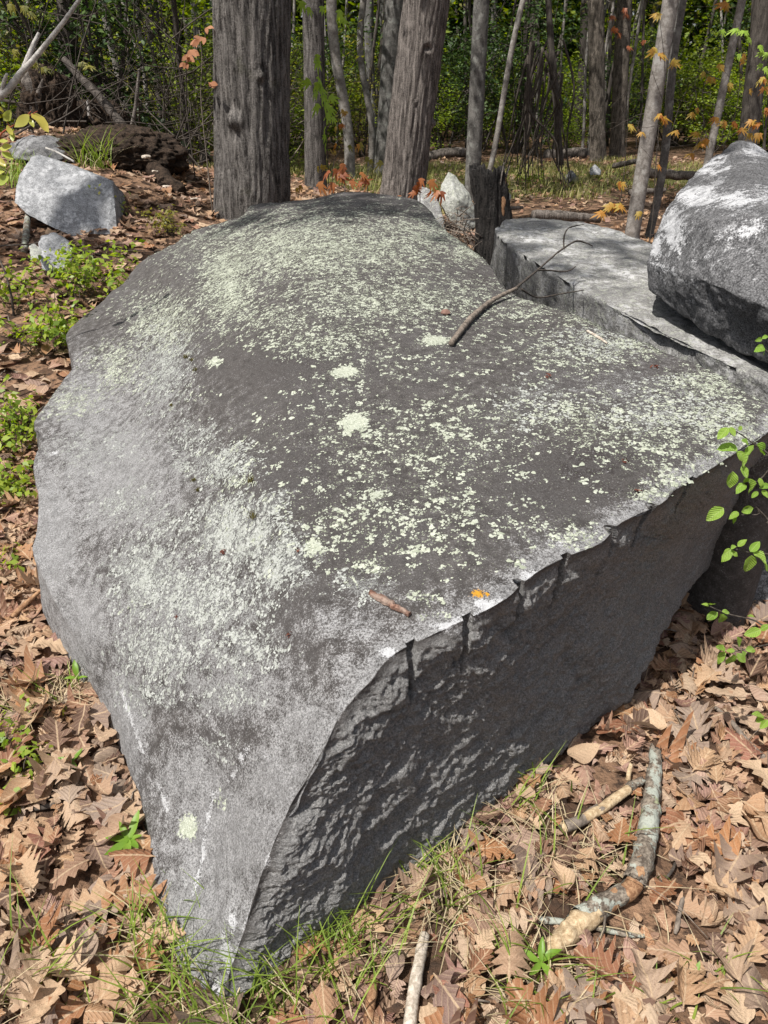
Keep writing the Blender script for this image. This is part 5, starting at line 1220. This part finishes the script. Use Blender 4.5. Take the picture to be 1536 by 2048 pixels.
# ---------------------------------------------------------------- sticks, branches, stumps
def knobby(P, r, sides=12, n=40, amp=.12, seed=1):
    """a stick with an uneven surface; r list of radii"""
    Pp = smooth_path(P, n); rr = np.interp(np.linspace(0, 1, n), np.linspace(0, 1, len(r)), r)
    V, Fc = tube_arrays(Pp, list(rr), sides, True); V = np.array([list(v) for v in V])
    cen_ = np.concatenate([np.repeat(np.array([list(p) for p in Pp]), sides, 0), [list(Pp[-1]), list(Pp[0])]]); out = V-cen_; rs = np.concatenate([np.repeat(rr, sides), [0, 0]])
    k = 1+amp*fbm(V/np.maximum(rs.mean(), .002)*.55+seed*3.1, 3)*2
    return cen_+out*k[:, None], Fc
def stick(name, P, r, mat, parent, off, sides=10, n=30, amp=.12, seed=1, ragged=0.0):
    V, Fc = knobby([p-off for p in P], r, sides, n, amp, seed)
    if ragged:
        V = np.array(V); rr_ = random.Random(seed*7)
        for ring, nxt in ((0, 1), (n-1, n-2)):
            tg = V[ring*sides:(ring+1)*sides].mean(0)-V[nxt*sides:(nxt+1)*sides].mean(0); tg /= np.linalg.norm(tg)
            ph = [rr_.uniform(0, 6.28) for _ in range(3)]
            for k in range(sides):
                a_ = 6.2832*k/sides; V[ring*sides+k] += tg*ragged*(.6*math.sin(a_+ph[0])+.5*math.sin(3*a_+ph[1])+.4*math.sin(5*a_+ph[2])+rr_.gauss(0, .25))
        Fc = [f for f in Fc if len(f) == 4]
    return mobj(name, mesh_np(name, V, Fc), mat, parent)
m_lichbark = None
def lichbark():
    t = NT('lichened_branch_bark'); co = coord(t); n1 = t.noise(co, 45, 4, .65); n2 = t.noise(co, 140, 3, .65)
    c = t.mix(t.ramp(t.add(t.mul(n1, .5), t.mul(n2, .5)), .4, .62), (.075, .06, .048), (.24, .205, .165))
    c = t.mix(t.mul(t.ramp(t.noise(co, 24, 4, .7), .50, .56), .85), c, (.31, .335, .295)); c = t.mix(t.mul(t.ramp(t.noise(co, 17, 3, .6), .60, .66), .8), c, (.27, .30, .18))
    return t.principled(c, .9, t.bump(t.add(n1, t.mul(n2, .6)), .9, .006), .15)
m_lichbark = lichbark()
m_barewood = bark_material('bare_orange_wood', (.15, .075, .04), (.36, .22, .125), (60, 60, 60), .003)
m_cutwood = bark_material('pale_broken_wood', (.25, .175, .10), (.52, .41, .27), (50, 50, 50), .004)
m_driftwood = bark_material('silvery_stick', (.26, .22, .175), (.56, .50, .43), (50, 50, 8), .004)
m_barkchip = bark_material('red_brown_bark_scrap', (.07, .034, .024), (.27, .155, .115), (90, 90, 90), .006, 0, (.30, .24, .20), 200)
def gp_(px, py, dz=0.0): return at_ground(px, py, dz)
# lichened branch at lower right
o = gp_(1200, 1800); br = empty('fallen_branch', o); tag(br, 'thick lichen spotted broken branch lying bent in the litter at lower right', 'branch')
main = [gp_(1312, 1500, .03), gp_(1308, 1560, .035), gp_(1298, 1640, .035), gp_(1290, 1700, .04), gp_(1278, 1745, .045), gp_(1262, 1778, .045)]
stick('bare_wood', main[2:]+[gp_(1240, 1790, .043), gp_(1222, 1802, .04), gp_(1195, 1820, .035)], [.020, .0205, .0205, .020, .020, .0195, .0195], m_barewood, br, o, 14, 60, .10, 4)
stick('bark', main[:5]+[gp_(1268, 1768, .045)], [.016, .019, .0235, .024, .024, .0235], m_lichbark, br, o, 22, 110, .26, 3, .018)
stick('bark', [gp_(1236, 1792, .042), gp_(1200, 1815, .035), gp_(1165, 1842, .033)], [.0225, .0245, .0245], m_lichbark, br, o, 22, 44, .26, 5, .024)
stick('broken_end', [gp_(1205, 1812, .036), gp_(1182, 1828, .034), gp_(1140, 1865, .03), gp_(1108, 1893, .025), gp_(1092, 1908, .02)], [.019, .0225, .0230, .021, .012], m_cutwood, br, o, 16, 50, .34, 6)
# side stub with a cut end
o = gp_(1190, 1620); br = empty('fallen_branch', o); tag(br, 'short stub with a round yellow cut end pointing left of the lichened branch', 'branch')
stick('bark', [gp_(1288, 1560, .03), gp_(1262, 1572, .03), gp_(1250, 1585, .03)], [.010, .012, .012], m_lichbark, br, o, 14, 18, .2, 7, .006)
stick('bare_wood', [gp_(1258, 1578, .03), gp_(1225, 1602, .03), gp_(1180, 1631, .03), gp_(1135, 1652, .03)], [.0115, .0125, .0128, .012], m_cutwood, br, o, 12, 24, .14, 8)
stick('bark', [gp_(1196, 1620, .03), gp_(1160, 1642, .03), gp_(1128, 1655, .03)], [.0138, .0148, .0148], m_twig, br, o, 16, 24, .14, 9, .012)
stick('cut_end', [gp_(1132, 1653, .03), gp_(1124, 1656, .03)], [.0135, .0125], m_cutwood, br, o, 16, 6, .03, 10)
stick('twig_stub', [gp_(1256, 1560, .035), gp_(1258, 1545, .05), gp_(1262, 1528, .06)], [.007, .006, .005], m_cutwood, br, o, 8, 10, .1, 11)
def single(name, label, cat, P, r, mat, sides=9, n=30, amp=.14, seed=1):
    o_ = P[0].copy(); V, Fc = knobby([p-o_ for p in P], r, sides, n, amp, seed); q = mobj(name, mesh_np(name, V, Fc), mat); q.location = o_; tag(q, label, cat); return q
single('stick', 'thin grey twig with a pale torn end passing under the lichened branch', 'stick', [gp_(1050, 1838, .015), gp_(1110, 1842, .016), gp_(1190, 1855, .018), gp_(1250, 1868, .018), gp_(1288, 1872, .015)], [.008, .0075, .006, .006, .004], m_lichbark, seed=13)
single('stick', 'pale silvery stick standing out at the bottom edge right of the boulder tip', 'stick', [gp_(850, 1870, .02), gp_(843, 1900, .025), gp_(832, 1960, .025), gp_(822, 2030, .02), gp_(815, 2100, .015)], [.011, .0125, .0125, .013, .013], m_driftwood, 12, 40, .12, 14)
single('stick', 'rusty brown broken stick just left of the silvery one', 'stick', [gp_(748, 1960, .015), gp_(742, 2000, .02), gp_(735, 2060, .015)], [.009, .011, .010], m_barewood, 8, 24, .16, 15)
single('stick', 'dark knobby twig lying right of the lichened branch', 'stick', [gp_(1366, 1795, .02), gp_(1358, 1830, .022), gp_(1355, 1850, .02), gp_(1350, 1868, .015)], [.0055, .005, .006, .0035], m_twig, seed=16)
single('stick', 'thin reddish twig curving near the bend of the lichened branch', 'stick', [gp_(1354, 1712, .02), gp_(1345, 1740, .03), gp_(1325, 1762, .025), gp_(1300, 1768, .02)], [.003, .0035, .003, .0025], m_darktwig, seed=17)
single('stick', 'grey stick at the right edge under the beech leaves', 'stick', [gp_(1430, 1415, .02), gp_(1460, 1440, .025), gp_(1500, 1490, .025), gp_(1545, 1530, .02)], [.005, .007, .008, .009], m_twig, seed=18)
single('stick', 'dark stick lying in the litter left of the boulder', 'stick', [gp_(62, 1618, .015), gp_(95, 1612, .02), gp_(130, 1606, .02), gp_(162, 1600, .015)], [.007, .008, .008, .007], m_darktwig, seed=19)
single('stick', 'long dark brown stick propped against the left flank of the boulder', 'stick', [gp_(-20, 1275, .02), gp_(20, 1238, .03), gp_(60, 1200, .05), gp_(92, 1172, .08)], [.010, .010, .008, .005], m_barewood, seed=20)
single('stick', 'thin upright bare stem rising left of the boulder shoulder', 'stick', [gp_(28, 632, 0), gp_(22, 590, .12), gp_(10, 545, .22), gp_(-10, 500, .3)], [.008, .007, .006, .004], m_darktwig, seed=21)
single('stick', 'mottled stick leaning in the leaves before the pale grey rock', 'stick', [gp_(48, 500, .03), gp_(52, 470, .05), gp_(56, 430, .07), gp_(58, 395, .1)], [.022, .024, .022, .018], m_lichbark, seed=22)
single('stick', 'bleached little stick across the dark angular rock', 'stick', [Y(92, 296, 6.9), Y(115, 305, 6.85), Y(148, 323, 6.8)], [.009, .008, .008], m_birch, seed=23)
single('stick', 'fine arched twig lying over the bank below the pale rock', 'stick', [gp_(0, 492, .05), gp_(60, 488, .12), gp_(110, 482, .12), gp_(160, 500, .08), gp_(230, 515, .03)], [.005, .005, .004, .004, .003], m_darktwig, seed=24)
# the stick lying on the boulder
def on_b(px, py, dz=.0):
    for k in range(12):
        l, n_ = boulder_hit(px, py+4*k)
        if l is not None and n_.z > .1: return l+Vector((0, 0, dz))
    return None
q0 = on_b(902, 694, .012); o = q0.copy(); st = empty('dead_branch', o); tag(st, 'slim dead branch with bare twigs lying across the top of the boulder', 'branch')
ys = q0.y
def up_(px, py, y): return Y(px, py, y)
q1 = on_b(943, 643, .014); q2 = on_b(985, 610, .018); q3 = on_b(1032, 588, .03)
y3 = q3.y
q4 = up_(1075, 540, y3+.25); q5 = up_(1115, 505, y3+.42); q6 = up_(1150, 483, y3+.52); q7 = up_(1172, 486, y3+.56); q8 = up_(1185, 492, y3+.58)
stick('stem', [q0, q1, q2, q3], [.0095, .0105, .0090, .0062], m_twig, st, o, 12, 46, .22, 25)
stick('stem', [q3-(q3-q2)*.1, q4, q5], [.0060, .0042, .0034], m_darktwig, st, o, 9, 30, .2, 26)
stick('twig', [q5, q6, q7, q8], [.0042, .004, .0034, .0022], m_darktwig, st, o, 7, 20, .2, 27)
stick('twig', [up_(1128, 498, y3+.45), up_(1128, 475, y3+.5), up_(1135, 458, y3+.55), up_(1150, 452, y3+.6), up_(1168, 449, y3+.65)], [.0038, .0034, .003, .0026, .0018], m_darktwig, st, o, 6, 20, .2, 28)
stick('twig', [q4, up_(1100, 541, y3+.3), up_(1132, 543, y3+.34), up_(1152, 533, y3+.38)], [.0045, .004, .0035, .002], m_darktwig, st, o, 6, 20, .2, 29)
stick('twig', [up_(1042, 578, y3+.03), up_(1075, 595, y3+.1), up_(1120, 588, y3+.16), up_(1168, 580, y3+.2)], [.004, .0035, .003, .002], m_darktwig, st, o, 6, 20, .2, 30)
# scraps on the boulder
p0, p1 = on_b(740, 1190, .006), on_b(820, 1234, .006)
def flat_chip(name, P0, P1, w, th, mat, label, cat, seed):
    rr = random.Random(seed); d = P1-P0; L = d.length; yv = d.normalized(); n_ = Vector((0, -.2, 1)); n_ = (n_-yv*n_.dot(yv)).normalized(); x = yv.cross(n_)
    V = []; k = 14
    for i in range(k):
        t = i/(k-1); ww = w*(.55+.45*math.sin(math.pi*min(1, t*1.1+.12)))*rr.uniform(.85, 1.15); c = yv*L*t+x*rr.gauss(0, w*.08)
        zt = th*rr.uniform(.8, 1.2)
        for s_, z in ((-1, 0), (-.8, zt), (0, zt*1.5), (.8, zt), (1, 0)): V.append(c+x*ww*s_*.5+n_*z)
    Fc = [(i*5+j, i*5+j+1, (i+1)*5+j+1, (i+1)*5+j) for i in range(k-1) for j in range(4)] + [(i*5+4, i*5, (i+1)*5, (i+1)*5+4) for i in range(k-1)] + [(0, 1, 2, 3, 4)[::-1], tuple((k-1)*5+j for j in range(5))]
    q = mobj(name, mesh_np(name, V, [f[::-1] for f in Fc], False), mat); q.location = P0-n_*.002; tag(q, label, cat); return q
flat_chip('bark_scrap', p0, p1, .017, .006, m_barkchip, 'red brown scrap of bark on the boulder above the split face', 'bark', 3)
q0, q1 = on_b(1174, 664, .004), on_b(1214, 689, .004)
single('twig', 'short pale twig on the boulder near the slab', 'twig', [q0, (q0+q1)/2+Vector((0, 0, .002)), q1], [.004, .005, .003], m_driftwood, 7, 16, .2, 33)
pb = on_b(891, 629, .006)
hull_rock('pebble', [pb+Vector((math.cos(a)*.018*c, math.sin(a)*.013*c, z)) for a, c, z in [(0, 1, 0), (1, 1, .002), (2.1, 1, 0), (3.1, 1, .001), (4.2, 1, 0), (5.3, 1, 0), (.5, .6, .011), (2.6, .6, .012), (4.6, .6, .011), (1, .7, -.006), (3, .7, -.006), (5, .7, -.006)]], rock_material('reddish_pebble', (.16, .09, .07), (.24, .15, .12), stain_amt=0, white_amt=0), 3, .2, (.0015, .0006, .0002), (30, 80, 200), label='small reddish pebble resting on the boulder beside the dead branch', cat='pebble')
m_bud = green_leaf('red_bud_scrap', [(.10, .03, .02), (.14, .045, .025), (.07, .025, .02)], .15, .8)
BUDS = [('near the grey crust patch at left', 447, 1105, .011), ('below the crust patch', 352, 1235, .006), ('at the lower end of the grey crust', 578, 1273, .008), ('on the right part near the veined block', 1096, 754, .012), ('close to the far right edge', 1312, 736, .011), ('above the drill holes at right', 1275, 985, .008), ('beside a lichen rosette at the crust edge', 597, 1104, .006), ('among dark patches at right', 1248, 925, .008)]
for k, (wh, bx_, by_, s_) in enumerate(BUDS):
    l = on_b(bx_, by_, .003)
    if l is None: continue
    cp = cluster_points([(0, 0, .002)], 7, (s_*.5, s_*.5, s_*.2), 300+k); V, Fc = leaf_cloud(cp, s_*1.5, .3, 300+k, .4)
    q = mobj('bud_scrap', mesh_np('bud_scrap', V, Fc, False), m_bud); q.location = l; tag(q, 'dry red bud scrap on the boulder '+wh, 'bud')
m_moss = green_leaf('brown_moss', [(.055, .05, .012), (.09, .08, .02), (.12, .10, .03)], .1, .9)
for k, (wh, bx_, by_, s_) in enumerate([('highest on the left shoulder', 372, 716, .012), ('just right of the highest one', 384, 722, .010), ('below the two highest', 391, 742, .010), ('on the shoulder near the short crack', 343, 812, .008), ('in the seam below the lichened middle', 501, 962, .012), ('lower in the seam by the grey crust', 508, 1033, .014), ('left of the seam among grey lichen', 388, 962, .008), ('left of the seam, a little lower', 396, 982, .007)]):
    l = on_b(bx_, by_, .002)
    rgm = np.random.default_rng(400+k); V, Fc = blades(np.stack([rgm.normal(0, s_*.45, 90), rgm.normal(0, s_*.7, 90), np.zeros(90)], -1), s_*.9, .0016, 400+k, .5, .4, 2)
    q = mobj('moss_tuft', mesh_np('moss_tuft', V, Fc), m_moss); q.location = l; tag(q, 'tiny brown moss cushion on the boulder '+wh, 'moss')
# charred stump
sx = Y(972, 480, 6.4); z0 = gh(sx.x, 6.4); so_ = Vector((sx.x, 6.4, z0)); stp = empty('charred_stump', so_); tag(stp, 'charred black hollow stump with jagged rim behind the boulder', 'stump')
S = 64; H = 46; V = []
topz = Y(972, 345, 6.4).z-z0
rs = np.random.default_rng(9); rim = 0.10*fbm(np.stack([np.cos(np.arange(S)/S*6.283)*2, np.sin(np.arange(S)/S*6.283)*2, np.zeros(S)], -1)*1.4, 3)+.05*rs.random(S)
for i in range(H):
    t = i/(H-1)
    for k in range(S):
        a = 6.2832*k/S; r_ = .125*(1+.35*math.exp(-t*5))*(1+.10*math.sin(3*a+1)+.07*math.sin(5*a+2+t*2)); V.append((math.cos(a)*r_, math.sin(a)*r_, -.05+t*(topz+rim[k]+.05)))
V = np.array(V); dn = fbm(V*np.array([22, 22, 3.5]), 3, ridged=True); rr_ = np.hypot(V[:, 0], V[:, 1])[:, None]; V[:, :2] *= 1+.22*(dn[:, None]-.2)+.16*fbm(V*np.array([5, 5, 3.0]), 3)[:, None]; V[:, 0] += .05*np.sin(V[:, 2]*4)
inner = V.copy().reshape(H, S, 3)[::-1].copy(); inner[:, :, :2] *= .78; inner = inner[:H//2].reshape(-1, 3)
VA = np.concatenate([V, inner]); nrow = H+H//2
Fc = np.array([[i*S+k, i*S+(k+1) % S, (i+1)*S+(k+1) % S, (i+1)*S+k] for i in range(nrow-1) for k in range(S)])
mobj('charred_shell', mesh_np('charred_shell', VA, Fc), m_char, stp)
stick('bare_core', [so_+Vector((.095, -.075, topz*.62)), so_+Vector((.10, -.06, topz*.8)), so_+Vector((.10, -.05, topz*.97))], [.022, .03, .018], m_barewood, stp, so_, 8, 20, .3, 40)
for k in range(7):
    a = -1.6+k*.35; stick('splinter', [so_+Vector((math.cos(a)*.11, math.sin(a)*.11, topz*.9)), so_+Vector((math.cos(a)*.12+.02*k*.3, math.sin(a)*.12, topz*1.02+.03*(k % 3)))], [.010, .003], m_char if k % 2 else m_rot, stp, so_, 5, 8, .3, 41+k)
# debris between the boulder and the stump
mb = MB(); rr = random.Random(15)
for k in range(160):
    c = Y(rr.uniform(880, 935), rr.uniform(395, 500), 6.2); c.y += rr.gauss(0, .2); c.z = max(gh(c.x, c.y), .45+rr.uniform(-.2, .25)*(1 if c.x < .7 else .5)); d = Vector((rr.gauss(0, 1), rr.gauss(0, 1), rr.gauss(-.6, .6))).normalized()*rr.uniform(.08, .25); mb.tube([c, c+d*.5+Vector((0, 0, .01)), c+d], [.004, .0035, .002], 4)
tag(mb.build('dry_debris', m_twig), 'heap of dry stalks and needles between the boulder and the charred stump', 'debris', kind='stuff')
# root mound, broken stump and leaning log at left
mc = Vector((-3.95, 8.6, gh(-3.95, 8.6)))
def lump(name, cx, cy, cz, rx, ry, rz, mat, label, cat, seed, amp=.25):
    bm = bmesh.new(); bmesh.ops.create_icosphere(bm, subdivisions=6, radius=1); me = bpy.data.meshes.new(name); bm.to_mesh(me); bm.free(); V = verts_of(me)
    d = 1+amp*fbm(V*1.6+seed, 4)+amp*.5*fbm(V*6+seed, 3, ridged=True); V = V*d[:, None]*np.array([rx, ry, rz]); me.vertices.foreach_set('co', V.astype(np.float32).ravel()); me.update(); me.polygons.foreach_set('use_smooth', np.ones(len(me.polygons), bool))
    q = mobj(name, me, mat); q.location = (cx, cy, cz); tag(q, label, cat); return q
m_soil = bark_material('dark_root_soil', (.012, .009, .007), (.07, .048, .034), (14, 14, 14), .03)
a = Y(100, 225, 8.6); lump('root_mass', a.x, 8.6, a.z-.1, .26, .3, .42, m_soil, 'dark upturned root mass at the upper left', 'root mass', 3, .4)
a = Y(190, 215, 9.2); lump('root_mass', a.x, 9.2, a.z-.2, .3, .25, .25, m_soil, 'low dark root lump behind the leaning log', 'root mass', 8, .4)
a = Y(250, 370, 7.4); lump('litter_mound', a.x-.1, 7.6, gh(a.x, 7.6)+.02, .55, .35, .22, m_soil, 'dark hollowed mound of rotting litter right of the pale grey rock', 'mound', 12, .35)
a0 = Y(70, 240, 8.4); o = Vector((a0.x, 8.4, gh(a0.x, 8.4)-.02)); stu = empty('broken_stump', o); tag(stu, 'grey splintered broken stump standing at the upper left', 'stump')
stick('trunk', [o, Y(66, 190, 8.4), Y(56, 160, 8.4), Y(50, 142, 8.42)], [.085, .075, .06, .012], m_rot, stu, o, 14, 40, .3, 50)
stick('splinter', [Y(72, 215, 8.36), Y(80, 180, 8.36), Y(86, 158, 8.36)], [.03, .025, .006], m_rot, stu, o, 8, 20, .3, 51)
P = [Y(128, 118, 8.9), Y(160, 155, 8.8), Y(200, 195, 8.7), Y(240, 245, 8.6), Y(285, 300, 8.4)]
single('leaning_log', 'slanting grey dead trunk leaning over the root mound', 'log', P, [.03, .038, .042, .045, .04], m_darkbark, 14, 60, .18, 52)
P = [Y(262, 258, 8.2), Y(270, 220, 8.2), Y(278, 150, 8.2), Y(277, 138, 8.2)]
single('stick', 'upright thin grey stick at the foot of the leaning log', 'stick', P, [.02, .018, .015, .01], m_rot, 8, 24, .15, 53)
single('stick', 'little pale peg stuck in the root mound', 'stick', [Y(178, 232, 8.2), Y(177, 215, 8.2), Y(174, 200, 8.2)], [.013, .013, .010], m_birch, 8, 14, .15, 54)
single('stick', 'bent white stick on the bank under the leaning log', 'stick', [Y(178, 254, 7.8), Y(196, 259, 7.8), Y(216, 270, 7.8), Y(250, 288, 7.7)], [.009, .010, .009, .006], m_birch, 8, 24, .15, 55)
o = Y(-90, 240, 5.2); bb = empty('bleached_branch', Vector((o.x, 5.2, gh(o.x, 5.2)))); ob = bb.location.copy(); tag(bb, 'forked bleached white branch rising across the upper left corner', 'branch')
stick('stem', [ob, Y(-50, 232, 5.2), Y(2, 190, 5.2), Y(22, 172, 5.2), Y(45, 142, 5.2), Y(62, 125, 5.2), Y(95, 85, 5.2), Y(130, 40, 5.2), Y(165, -10, 5.2), Y(200, -60, 5.2)], [.03, .028, .024, .021, .019, .016, .014, .012, .010, .008], m_birch, bb, ob, 10, 70, .1, 56)
stick('fork', [Y(46, 140, 5.2), Y(55, 118, 5.22), Y(66, 92, 5.25), Y(78, 66, 5.28)], [.016, .015, .014, .009], m_birch, bb, ob, 9, 24, .1, 57)
stick('stub', [Y(4, 188, 5.2), Y(8, 165, 5.18), Y(14, 148, 5.16)], [.014, .012, .008], m_birch, bb, ob, 8, 14, .1, 58)
# rotten log and pale fungus on the bank
o = gp_(310, 380); single('rotten_log', 'crumbling short log with pale fungus on the bank left of the thickest trunk', 'log', [Y(268, 300, 7.6), Y(300, 330, 7.4), Y(335, 365, 7.2), Y(362, 385, 7.1)], [.07, .085, .08, .05], m_soil, 16, 40, .35, 60)
for k, (fx, fy, s_) in enumerate([(292, 314, .032), (310, 343, .024), (333, 374, .034), (388, 398, .03)]):
    a = Y(fx, fy, 7.05); hull_rock('bracket_fungus', [a+Vector((math.cos(q)*s_*1.2, math.sin(q)*s_*.6, z*s_)) for q, z in [(0, 0), (1, .1), (2, 0), (3.1, .1), (4, 0), (5.2, .1), (.5, .4), (2.5, .45), (4.5, .4), (1.5, -.4), (4, -.4)]], m_driftwood, 3, .3, (.01, .005, .002), (10, 30, 60), label=['topmost white fungus scrap on the rotten log', 'small middle white fungus scrap on the rotten log', 'white curled fungus at the lower end of the rotten log', 'pale wood scrap on the bank next to the thickest trunk'][k], cat='fungus')
# fallen logs across the far edge of the glade
LOGS = [('long fallen log along the back edge of the glade, centre', [(845, 318, 19), (900, 305, 19), (960, 308, 19)], .11), ('pale short log end behind the leaning ridged tree', [(838, 322, 17), (862, 312, 17)], .08), ('dark fallen log right of the shaggy trees', [(1090, 312, 19.5), (1172, 306, 19)], .13), ('thin pale log at the right side of the glade', [(1228, 332, 15.5), (1272, 322, 15)], .05), ('fallen log in the leaves behind the slanting pale tree', [(1290, 345, 13), (1350, 350, 12.6), (1410, 352, 12.2)], .07), ('low fallen pole right of the slab', [(1260, 385, 10.6), (1330, 380, 10.8)], .04), ('rotten dark log in the leaves behind the slab', [(1066, 430, 8.6), (1120, 432, 8.7), (1200, 438, 8.8)], .055), ('thin brown pole in front of the glade', [(1000, 418, 8.8), (1045, 415, 9.0)], .022)]
for k, (lb, P, r_) in enumerate(LOGS):
    single('fallen_log', lb, 'log', [Y(*p) for p in P], [r_, r_*.95, r_*.8], m_rot, 12, 30, .2, 70+k)
# drooping dead brush left of the shaggy trees
o = Y(1075, 330, 13.5); br = empty('dead_brush', Vector((o.x, 13.5, gh(o.x, 13.5)))); ob = br.location.copy(); tag(br, 'drooping dark dead brush hanging over the glade behind the charred stump', 'brush')
rr = random.Random(33)
for k in range(26):
    sx_, sy_ = rr.uniform(1050, 1130), rr.uniform(70, 190); ex, ey = rr.uniform(990, 1150), rr.uniform(330, 392); yd = 13.5+rr.uniform(-.9, .9)
    P = [Y(sx_, sy_, yd), Y((sx_*2+ex)/3+rr.gauss(0, 12), sy_+(ey-sy_)*.33, yd), Y((sx_+2*ex)/3+rr.gauss(0, 12), sy_+(ey-sy_)*.66, yd), Y(ex, ey, yd-.1)]
    stick('limb', P, [.022, .018, .013, .005], m_darktwig, br, ob, 5, 14, .2, 90+k)
P = [Y(1120, 420-90, 13.6), Y(1112, 200, 13.6), Y(1100, 60, 13.6), Y(1095, -40, 13.6)]
stick('limb', P, [.06, .055, .05, .045], m_darkbark, br, ob, 8, 20, .15, 130)
# fine bare twigs in the brush at left and centre
mb = MB(); rr = random.Random(44)
for k in range(560):
    px = rr.uniform(-20, 430) if k < 330 else rr.uniform(560, 1540); y = rr.uniform(7.6, 14) if px < 440 else rr.uniform(17, 23); p = Y(px, 250, y); x = p.x; p = Vector((x, y, gh(x, y)+rr.uniform(0, 1.6)*(.25 if y < 9.3 else 1))); d = Vector((rr.gauss(0, .6), rr.gauss(0, .3), rr.uniform(-.1, 1))).normalized(); L = rr.uniform(.5, 1.6); pa = [p]
    for i in range(4): d = (d+Vector((rr.gauss(0, .2), rr.gauss(0, .2), rr.gauss(0, .15)))).normalized(); pa.append(pa[-1]+d*L/4)
    r_ = rr.choice([.004, .006, .009]); mb.tube(pa, [r_, r_*.85, r_*.7, r_*.5, r_*.3], 4, cap=False)
tag(mb.build('brush_twigs', m_darktwig), 'tangle of fine bare twigs in the brush behind', 'twigs', kind='stuff')
